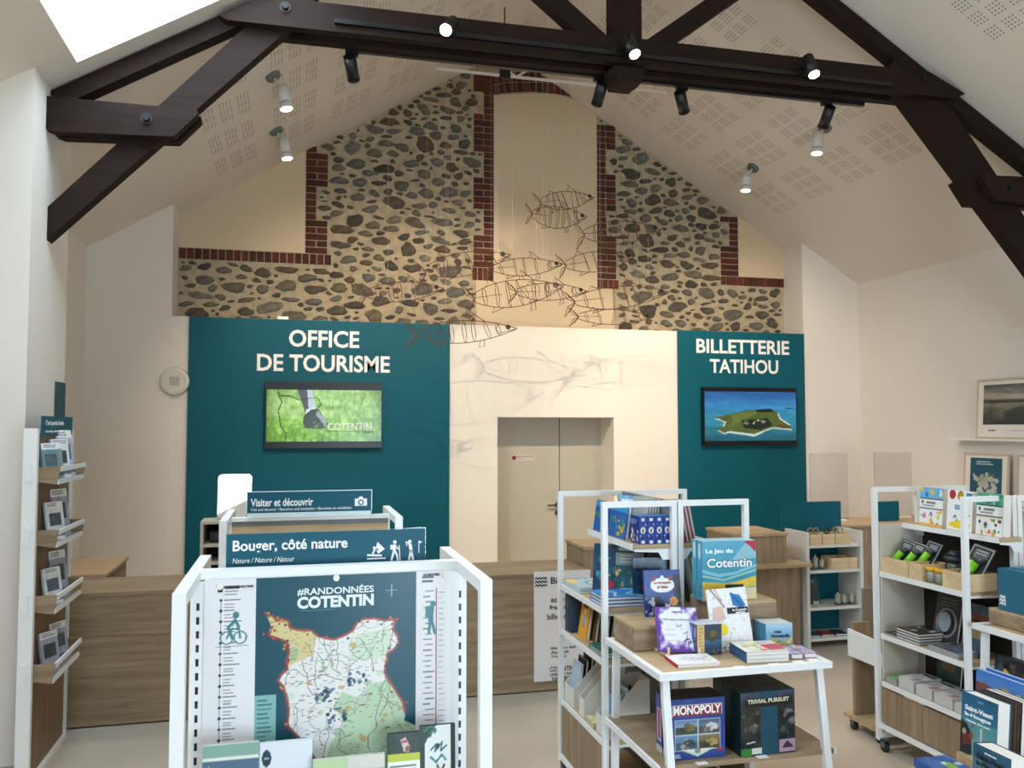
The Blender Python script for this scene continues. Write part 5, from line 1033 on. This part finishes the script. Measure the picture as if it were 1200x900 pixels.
# ------------------------------------------------------------------ right-hand gondola
gb = thing('gift_gondola', 'white framed gondola with pine crates and children books at the right', 'shelving', (4.07, 4.5, 0))
for y in (4.115, 4.895): end_frame(gb, 3.70, 4.065, y); end_frame(gb, 4.072, 4.435, y)
obj('centre_panel', B(4.06, 4.078, 4.135, 4.88, .12, 1.44), mat('shade_toned_panel', '#2c2622', .6), gb)  # panel's near-black colour stands in for the shade inside the gondola
obj('end_panel', B(3.735, 4.055, 4.862, 4.88, .45, 1.46), mat('sand_panel', '#cfc4b2', .6), gb)
shelf(gb, 3.90, 4.055, 4.06, 4.86, 1.465)
for z in (1.155, .755, .45): shelf(gb, 3.72, 4.055, 4.135, 4.86, z)
for z in (1.155, .755, .45): shelf(gb, 4.085, 4.42, 4.135, 4.86, z, 1)
for i in range(2): obj('cabinet_door', B(3.716, 3.732, 4.137 + i * .364, 4.497 + i * .364, .19, .405), M_oakz, gb)
obj('bottom_rail', B(3.704, 3.735, 4.13, 4.88, .15, .18), M_metal, gb); obj('bottom_rail', B(4.40, 4.432, 4.13, 4.88, .15, .18), M_metal, gb); obj('base_board', B(3.736, 4.40, 4.135, 4.875, .155, .175), M_oakl, gb)
for x in (3.73, 4.40):
    for y in (4.15, 4.86): caster(gb, x, y)
def kids(top, mid, bot, seed):
    a = Art(60, 72, '#f2f1ee'); a.rect(0, 0, 1, .27, top).blobs(8, ['#2f6fae', '#e8c23a', '#d8eef8'] if seed == 1 else ['#1f6a4c', '#3fa07c', '#cfe8d8'], .04, .08, .05, .05, .95, .22, seed).rect(0, .28, 1, .30, '#2c3034').rect(0, .53, 1, .555, '#2c3034').ell(.12, .38, .05, .045, mid).rows(.28, .36, .7, 1, .1, .05, '#5c6066', 2).rows(.15, .45, .9, 1, .1, .03, '#8a8e94', 3)
    a.blobs(18, bot, .03, .07, .05, .6, .95, .97, seed + 3); return a
a = kids('#6fb4e2', '#3f6a4c', ['#8a6ab8', '#e8b62c', '#c9d65a', '#e6e6e0', '#4a5c7c', '#d87a9c'], 1); a.rect(0, .92, 1, 1, '#e6b45a')
book('blue-topped children book, leftmost on the right gondola top', .205, .245, .055, (3.925, 4.635, 1.4665), (R(-5), 0, XF), '#c9bfae', 'kids1', a, group='children books on the gift gondola')
a = Art(60, 72, '#f4f2f0'); a.ell(.2, .11, .13, .12, '#b8323c').ell(.52, .13, .12, .12, '#8a6a1c').ell(.52, .13, .13, .11, '#d8c23a', .5).rect(.74, .05, .98, .18, '#3f7fb0').rect(.3, .36, .72, .48, '#9cc0e0').rows(.32, .38, .7, 2, .05, .025, '#5f86b4', 2).poly([(.1, .82), (.5, .74), (.95, .82), (.9, .9), (.4, .94), (.12, .9)], '#ecd02c').blobs(8, ['#3c4048', '#6a6e78'], .02, .05, .2, .6, .9, .76, 4)
book('white children book with round badges, middle of the right gondola top', .205, .245, .05, (3.925, 4.395, 1.4665), (R(-5), 0, XF), '#d8cfc0', 'kids2', a, group='children books on the gift gondola')
a = kids('#4fa886', '#2f7a5c', ['#3f9a70', '#e0762c', '#e8a83a', '#2c3a34', '#f0efe8', '#2f8a62'], 2); a.rect(0, .56, 1, .6, '#e8e2c8')
book('green-topped children book, rightmost on the right gondola top', .195, .245, .06, (3.925, 4.165, 1.4665), (R(-5), 0, XF), '#d9c0b4', 'kids3', a, group='children books on the gift gondola')
# pine crates, torches, lantern, jars
crate('pine_crate', 3.83, 4.735, 1.156, .20, .25, .10, M_pine, 'long pine crate at the far end of the gift gondola', 'pine crates on the gift gondola', 'crate')
crate('pine_crate', 3.83, 4.545, 1.156, .20, .115, .10, M_pine, 'narrow pine crate second from the far end of the gift gondola', 'pine crates on the gift gondola', 'crate')
crate('pine_crate', 3.83, 4.215, 1.156, .20, .20, .10, M_pine, 'pine crate at the near end of the gift gondola', 'pine crates on the gift gondola', 'crate')
M_lime = mat('lime_plastic', '#7cc41e', .35)
def torch(x, y, z, label, s=1.3):
    t = thing('torch_pack', label, 'torch', (x, y, z), (R(-28), R(8), XF), group='green torches in card packs')
    a = Art(30, 44, '#24282c'); a.rect(.05, .03, .95, .06, '#b9bcbe').rect(.05, .03, .1, .97, '#b9bcbe').rect(.9, .03, .95, .97, '#b9bcbe').rect(.2, .1, .8, .3, '#5c6064').rows(.25, .13, .75, 2, .07, .03, '#d8dadc', 2).ell(.4, .5, .2, .12, '#3c5a34')
    obj('card', B(-.05 * s, .05 * s, .001, .003, 0, .15 * s), mat('card_back', '#3a3c3e', .5), t, local=True); art(t, 'torchcard', a, .10 * s, .15 * s, (0, -.0005, 0), print_mat('print_gloss', .3), name='card_print')
    bm = NB(); cyl(bm, (-.015 * s, -.02, .015 * s), (.005 * s, -.02, .085 * s), .017 * s, .017 * s, 14); obj('torch_body', bm, M_lime, t, local=True)
    bm = NB(); cyl(bm, (.005 * s, -.02, .085 * s), (.012 * s, -.02, .108 * s), .017 * s, .022 * s, 14); obj('torch_head', bm, mat('torch_grey', '#4a4e52', .3), t, local=True)
torch(3.80, 4.81, 1.185, 'green torch pack at the left of the far crate'); torch(3.81, 4.71, 1.185, 'green torch pack at the right of the far crate'); torch(3.85, 4.63, 1.20, 'dark card pack between the two far crates')
torch(3.80, 4.215, 1.18, 'large green torch pack in the near crate', 1.7)
lt = thing('camping_lantern', 'dark camping lantern with lime green base behind the jars', 'lantern', (3.92, 4.43, 1.156)); c = (3.92, 4.43)
bm = NB(); cyl(bm, (*c, 1.156), (*c, 1.19), .045, .042, 20); obj('base', bm, M_lime, lt)
bm = NB(); cyl(bm, (*c, 1.19), (*c, 1.25), .034, .034, 20); obj('globe', bm, mat('lantern_globe', '#7c8a7c', .15, trans=.4), lt)
bm = NB(); cyl(bm, (*c, 1.25), (*c, 1.275), .044, .044, 20); cyl(bm, (*c, 1.275), (*c, 1.30), .04, .02, 20); obj('cap', bm, mat('lantern_dark', '#2a3036', .4), lt)
bm = NB()
for k in range(3): t_ = k * 2.09; cyl(bm, (c[0] + .038 * math.cos(t_), c[1] + .038 * math.sin(t_), 1.19), (c[0] + .038 * math.cos(t_), c[1] + .038 * math.sin(t_), 1.25), .004, seg=6)
obj('guard_bars', bm, MATS['lantern_dark'], lt)
for i, y in enumerate((4.445, 4.375)):
    j = thing('jar', ['glass jar with yellow lid, the farther of two', 'glass jar with yellow lid, next to the near crate'][i], 'jar', (3.77, y, 1.156), group='jars with yellow lids')
    bm = NB(); cyl(bm, (3.77, y, 1.156), (3.77, y, 1.225), .031, .031, 20); obj('glass', bm, mat('jar_glass', '#c2c4b4', .1, trans=.5), j); bm = NB(); cyl(bm, (3.77, y, 1.225), (3.77, y, 1.245), .033, .033, 20); obj('lid', bm, mat('yellow_lid', '#e0a81c', .4), j)
lt.scale = (1.3, 1.3, 1.3)
# flat books and tall books on the middle shelves
a = Art(60, 90, '#3c3436'); a.noise(.06, 6, 3).ell(.5, .58, .42, .28, '#8a8684').ell(.5, .58, .36, .24, '#1c1c28').ell(.42, .57, .26, .19, '#8f969c').noise(.06, 14, 5).rows(.2, .12, .8, 3, .06, .025, '#8a7c7c', 2)
book('tall dark book with a pale round moon on the middle shelf', .20, .32, .022, (3.90, 4.52, .756), (R(-12), 0, XF), '#2c2628', 'moon', a)
a = Art(40, 80, '#3c444a'); a.rect(0, 0, 1, .2, '#4c5c6a').rect(0, .2, 1, .45, '#8a3c34').rect(0, .3, 1, .34, '#22262a').rect(0, .45, 1, .65, '#8c7a5c').rect(0, .65, 1, .9, '#3f5668').noise(.1, 6, 3)
book('dark striped book leaning at the near end of the middle shelf', .18, .30, .02, (3.87, 4.26, .756), (R(-12), 0, XF), '#2a3036', 'striped', a)
a = Art(40, 40, '#2c2a2a'); a.noise(.15, 5, 3).blobs(8, ['#a87a4c', '#c9b48a', '#6a2f2c', '#d8d2ca'], .04, .1, .1, .2, .9, .9, 3)
for k in range(4): flat_book('dark covered book, {} of the pile on the middle shelf'.format(['bottom', 'second', 'third', 'top'][k]), .20, .24, .016, 3.735, 4.63, .756 + k * .0172, '#3a3432', 'darkpile', a, spine='#d6d2cc', group='dark pile on the middle shelf', rz=XF)
flat_book('dark thin book lying at the far end of the middle shelf', .11, .2, .010, 3.735, 4.80, .756, '#35352c', 'darkpile', a, spine='#c9c6bc', rz=XF)
b2 = Art(40, 40, '#5c6468'); b2.noise(.2, 5, 4).blobs(8, ['#3f6a9c', '#c9ccc8', '#22262a'], .05, .12, 0, 0, 1, 1, 4)
for k in range(3): flat_book('grey and blue book, {} of the near pile on the middle shelf'.format(['bottom', 'middle', 'top'][k]), .24, .20, .009, 3.735, 4.33, .756 + k * .0102, '#7c8488', 'greypile', b2, spine='#b9bdbd', group='grey pile on the middle shelf', rz=XF)
a = Art(40, 40, '#e2dcd8'); a.rect(.1, .1, .9, .25, '#3c3a3e').rows(.1, .35, .8, 3, .12, .06, '#5a565c', 3).rect(.55, .6, .9, .9, '#b98a8a').noise(.06, 5, 2)
g2a = Art(40, 40, '#7f9a6c'); g2a.noise(.2, 5, 3).rect(.1, .1, .9, .3, '#d8dcc8')
PILES = [(4.79, .10, 5, 'green', g2a), (4.655, .135, 9, 'white', a), (4.50, .135, 8, 'white', a), (4.34, .15, 8, 'white', a), (4.20, .11, 6, 'white', a)]
ORD = ['bottom', 'second', 'third', 'fourth', 'fifth', 'sixth', 'seventh', 'eighth', 'ninth', 'tenth']
for p, (y, w, n, cn, ar) in enumerate(PILES):
    for k in range(n): flat_book('thin magazine, {} from below in the {} pile of the lowest shelf'.format(ORD[k], ['far green', 'second white', 'third white', 'fourth white', 'nearest white'][p]), w, .21, .0068, 3.735, y, .451 + k * .0078, '#dcd6d4' if cn == 'white' else '#9aa88c', 'mag_' + cn if k == n - 1 else None, ar if k == n - 1 else None, spine='#e2dcda', group='magazine piles on the lowest shelf', rz=XF, cat='magazine', name='magazine')
a = Art(40, 50, '#1f4a44'); a.rect(.2, .1, .8, .5, '#6a5a3c').rows(.25, .2, .7, 2, .08, .04, '#8a3c34', 2).noise(.1, 5, 2)
book('dark green book standing behind the piles on the lowest shelf', .20, .25, .02, (3.97, 4.58, .451), (R(-8), 0, XF), '#1c3c38', 'greenbox', a)
# trolley beyond the gondola
ty = thing('display_trolley', 'small oak trolley with a white bin beyond the gift gondola', 'trolley', (3.95, 5.15, 0))
obj('base_board', B(3.765, 4.25, 4.96, 5.34, .075, .10), M_oakl, ty); obj('back_panel', B(3.80, 3.935, 5.25, 5.28, .10, .735), M_oakz, ty); obj('bin_front', P([(4.97, .50), (5.30, .50), (5.30, .685), (4.97, .67)], 'X', 3.782, 3.796), M_metal, ty)
obj('bin_floor', B(3.797, 4.2, 4.97, 5.24, .50, .515), M_metal, ty); obj('rear_panel', B(3.90, 4.22, 5.285, 5.30, .10, .96), mat('taupe_panel', '#8f8676', .6), ty); obj('support', B(3.83, 3.93, 5.0, 5.03, .10, .50), M_oakz, ty)
for x in (3.80, 4.2):
    for y in (5.0, 5.27): caster(ty, x, y)
# table beside the gift gondola
display_table(3.70, 4.50, 3.40, 4.065, 'white display table with a teal gift box at the right edge', .62)
riser('oak riser under the teal gift box', 3.80, 4.30, 3.55, 4.045, 1.0, 1.085)
bx = thing('gift_box', 'teal gift box with white wave mark on the oak riser', 'gift box', (3.95, 3.82, 1.0855)); M_gb = mat('gift_teal', '#246580', .45)
obj('carton', B(3.81, 4.10, 3.72, 3.985, 1.0855, 1.315), M_gb, bx); obj('lid_flap', B(3.87, 4.04, 3.75, 3.955, 1.315, 1.322), mat('gift_teal_light', '#3f7f9a', .45), bx); obj('handle_slot', B(3.92, 3.99, 3.80, 3.90, 1.322, 1.324), M_dark, bx)
bm = NB()
for k in range(3):
    z = 1.165 - k * .018; pts = [(3.975 - i * .010, z + (.006 if i % 2 else -.005)) for i in range(5)]; prism(bm, pts + [(y, q - .010) for y, q in pts[::-1]], 'X', 3.8078, 3.8095)
obj('wave_mark', bm, M_lett, bx); obj('window_cut', P([(3.77, 1.29), (3.81, 1.29), (3.80, 1.245), (3.78, 1.245)], 'X', 3.8078, 3.8095), MATS['gift_teal_light'], bx)
a = Art(40, 30, '#23262c'); a.noise(.15, 5, 3).ell(.3, .5, .14, .2, '#d8b83a').blobs(8, ['#5c4a3c', '#7a2f2c', '#33405c'], .04, .1, 0, 0, 1, 1, 4)
for i in range(2): book(['dark boxed puzzle on the lower board of the right table, farther one', 'dark boxed puzzle on the lower board of the right table, nearer one'][i], .24, .22, .06, (3.77, 3.88 - i * .26, .62), (R(-6), 0, XF), '#22262c', 'puzzle', a, group='dark puzzles under the right table', cat='puzzle', name='puzzle_box', pages=False)
# ------------------------------------------------------------------ tiered book display in the right foreground
td = thing('tiered_bookstand', 'oak tiered book stand at the bottom right corner of the view', 'book stand', (2.75, 2.75, 0))
obj('base_plinth', B(2.45, 3.2, 2.25, 3.02, 0, .70), M_oakz, td); obj('lower_step', B(2.40, 2.66, 2.25, 3.03, .70, .72), M_oakl, td); obj('middle_step', B(2.665, 2.86, 2.25, 3.03, .70, .76), M_oakl, td); obj('upper_step', B(2.865, 3.2, 2.25, 3.16, .70, .80), M_oakl, td)
def sv(dark):
    a = Art(70, 100, '#2c5f7c'); a.grad(0, 0, 1, .4, '#2a5a78', '#34708c').grad(0, .4, 1, 1, '#4f8a92', '#8aa89a').noise(.05, 4, 3)
    a.poly([(0, .45), (.18, .5), (.3, .62), (.34, .85), (.25, 1), (0, 1)], '#2c2f2c').poly([(.05, .6), (.3, .68), (.3, .82), (.08, .86)], '#6a3428').poly([(.55, .5), (.62, .48), (.62, .7), (.56, .7)], '#c2c8b4').blobs(8, ['#20302c', '#8a4a34', '#b8a88c'], .03, .06, .05, .5, .35, .95, 4).rows(.45, .08, .62, 1, .1, .012, '#9cb8c8', 2); return a
SVT = (('Saint-Vaast', -.072, .178, .145, .020, T_white), ('la-Hougue', -.072, .150, .135, .020, T_white), ("Histoire d'un port", -.065, .132, .125, .009, T_white))
book('blue-green town history book, front copy on the middle step', .185, .245, .065, (2.685, 2.94, .7605), (R(-5), 0, XF), '#2c5f7c', 'town', sv(0), titles=SVT, group='town history books')
for i, (dx, tt, cc_) in enumerate(((.066, .017, '#3f322c'), (.084, .017, '#4a3a32'), (.102, .017, '#3a2e29'), (.120, .02, '#d8d4cc'), (.141, .03, '#8a6a4c'))): book('{} book behind the front town history, {}'.format(['dark brown', 'dark brown', 'dark brown', 'white', 'tan'][i], ['first', 'second', 'third', 'fourth', 'last'][i]), .185, .243, tt, (2.685 + dx, 2.94, .7605), (R(-5), 0, XF), cc_, group='books behind the town history', pages=i > 2)
a = Art(60, 80, '#27506c'); a.grad(0, 0, 1, 1, '#2c5a74', '#1f3c50').noise(.06, 4, 2).poly([(0, .3), (.2, .2), (.4, .5), (.2, 1), (0, 1)], '#5a8090', .6)
book('dark blue town guide on the lowest step, nearest the corner', .175, .175, .085, (2.52, 2.70, .7205), (R(-4), 0, XF), '#24485e', 'town2', a, titles=(('Saint-Vaast', -.07, .125, .13, .020, T_black), ('la-Hougue', -.068, .097, .11, .020, T_black), ('Balade', -.03, .152, .055, .006, T_white)))
a = Art(80, 60, '#5f8cc8'); a.grad(0, 0, 1, .7, '#3f72b8', '#8cb0da').poly([(0, .22), (.15, .20), (.4, .30), (.46, .5), (.1, .6), (0, .6)], '#7a4a44').poly([(.42, .16), (.52, .18), (.68, .32), (.74, .6), (.46, .6), (.44, .3)], '#a89a5c').blobs(8, ['#6a6a54', '#c9b88c'], .03, .06, .44, .22, .7, .5, 4).rect(0, .5, 1, .92, '#5c7048').rect(0, .92, 1, 1, '#4c6a4c')
for i in range(2): book(['large sky blue picture book on the top step, front copy', 'large sky blue picture book on the top step, rear copy'][i], .33, .245, .024, (2.885 + i * .05, 3.005, .8005), (R(-5), 0, XF), '#5f8cc8', 'skybook', a, spine='#d6dce4', group='sky blue picture books')
a = Art(40, 30, '#2a5a9c'); a.noise(.15, 5, 2).ell(.6, .5, .15, .2, '#7aa84c').blobs(5, ['#c9d8e8', '#16386c'], .05, .12, 0, 0, 1, 1, 3)
flat_book('bright blue booklet lying at the foot of the book stand', .15, .19, .03, 2.535, 2.84, .72, '#2a5a9c', 'bluebooklet', a, rz=0)
# ------------------------------------------------------------------ pictures on the right wall
for i, z in enumerate((1.945, 1.22)):
    tag(obj('picture_ledge', B(7.37, 7.52, 4.0, 8.35, z, z + .022), M_metal, None, base=(7.44, 6.2, z)), ['white picture ledge on the right wall, the upper one', 'white picture ledge on the right wall, the lower one'][i], 'ledge', 'picture ledges')
def picture(label, yfar, w, h, z, key, a, m=.05, frame=.02):
    t = thing('framed_picture', label, 'picture', (7.42, yfar - w / 2, z), (R(-4), 0, XF), group='framed pictures on the right wall'); M_fr = mat('frame_ash', '#cdb9a0', .5)
    obj('frame_rail', B(-w / 2, w / 2, 0, .025, 0, frame), M_fr, t, local=True); obj('frame_rail', B(-w / 2, w / 2, 0, .025, h - frame, h), M_fr, t, local=True)
    obj('frame_stile', B(-w / 2, -w / 2 + frame, 0, .025, frame, h - frame), M_fr, t, local=True); obj('frame_stile', B(w / 2 - frame, w / 2, 0, .025, frame, h - frame), M_fr, t, local=True)
    obj('mount', B(-w / 2 + frame, w / 2 - frame, .008, .014, frame, h - frame), mat('mount_white', '#ece4dc', .6), t, local=True); obj('backing', B(-w / 2 + .004, w / 2 - .004, .015, .024, .004, h - .004), M_dark, t, local=True)
    return t, (w, h)
a = Art(100, 60, '#8a8a80'); a.grad(0, 0, 1, .35, '#5c605c', '#b4a898').noise(.22, 5, 3, a.Y < .5, sx=.5, sy=2).rect(0, .38, 1, .46, '#4c463c').grad(0, .46, 1, 1, '#8c8474', '#2c302a').noise(.18, 7, 6, a.Y > .4).line([(.72, .05), (.74, .6)], .008, '#3c3a34').poly([(.3, .65), (.55, .55), (.9, .7), (1, 1), (.3, 1)], '#343c34', .7)
t, (w, h) = picture('large framed landscape photograph on the upper right wall ledge', 8.02, 1.15, .655, 1.968, 'photo', a)
art(t, 'landscape', a, .97, .44, (0, .0065, .155), name='photo_print'); text(t, 'Normandie', -.40, .085, .09, .018, T_black, y=.0075, bold=.02); text(t, 'Le littoral du Cotentin', -.10, .085, .2, .014, mat('title_grey', '#a39cab', .5), y=.0075)
a = Art(70, 70, '#1f5468'); a.blobs(26, ['#b9b8ac', '#c9c8bc', '#a8a89c'], .04, .10, .3, .5, .85, .9, 5).blobs(10, ['#7f8a84', '#d8d6ca'], .02, .05, .15, .35, .85, .85, 6).poly([(.08, .38), (.2, .45), (.3, .52), (.25, .6), (.12, .55)], '#b9b8ac').rows(.2, .08, .85, 2, .06, .025, '#cfe0e4', 3)
t, (w, h) = picture('framed teal map print on the lower right wall ledge', 8.235, .63, .56, 1.243, 'tealmap', a); art(t, 'tealmap', a, .45, .45, (0, .0065, .06), name='map_print')
a = Art(30, 30, '#d8d6d0'); a.noise(.05, 4, 2)
t, (w, h) = picture('framed pale print at the right edge of the lower ledge', 7.49, .63, .56, 1.243, 'pale', a); art(t, 'paleprint', a, .45, .45, (0, .0065, .06), name='print')
# teal board and dark book on the white shelf and the oak desk
tag(obj('teal_board', B(6.28, 6.62, 8.30, 8.33, 1.04, 1.26), M_teal, None, base=(6.45, 8.31, 1.04)), 'small teal board standing on the oak desk near the right wall', 'board')
a = Art(40, 56, '#26343c'); a.grad(0, 0, 1, .5, '#34424c', '#26343c').rows(.2, .08, .8, 2, .07, .03, '#8a98a0', 2).rect(.5, .88, .9, 1, '#b9bdb8').blobs(5, ['#16202a', '#5a3a34'], .05, .12, 0, .5, .5, .9, 3)
book('dark slate book leaning on the third board of the white shelf', .16, .25, .02, (4.91, 7.40, .3755), (R(-14), 0, 0), '#26343c', 'slate', a)
for i, (x, c, n) in enumerate(((4.85, '#2c6a74', 'teal'), (5.0, '#a02c44', 'crimson'), (5.15, '#22303c', 'navy'))):
    flat_book('%s notebook lying on the lowest board of the white shelf' % n, .12, .17, .018, x, 7.30, .0855, c, rz=R(-12), group='notebooks on the white shelf', name='notebook', cat='notebook')
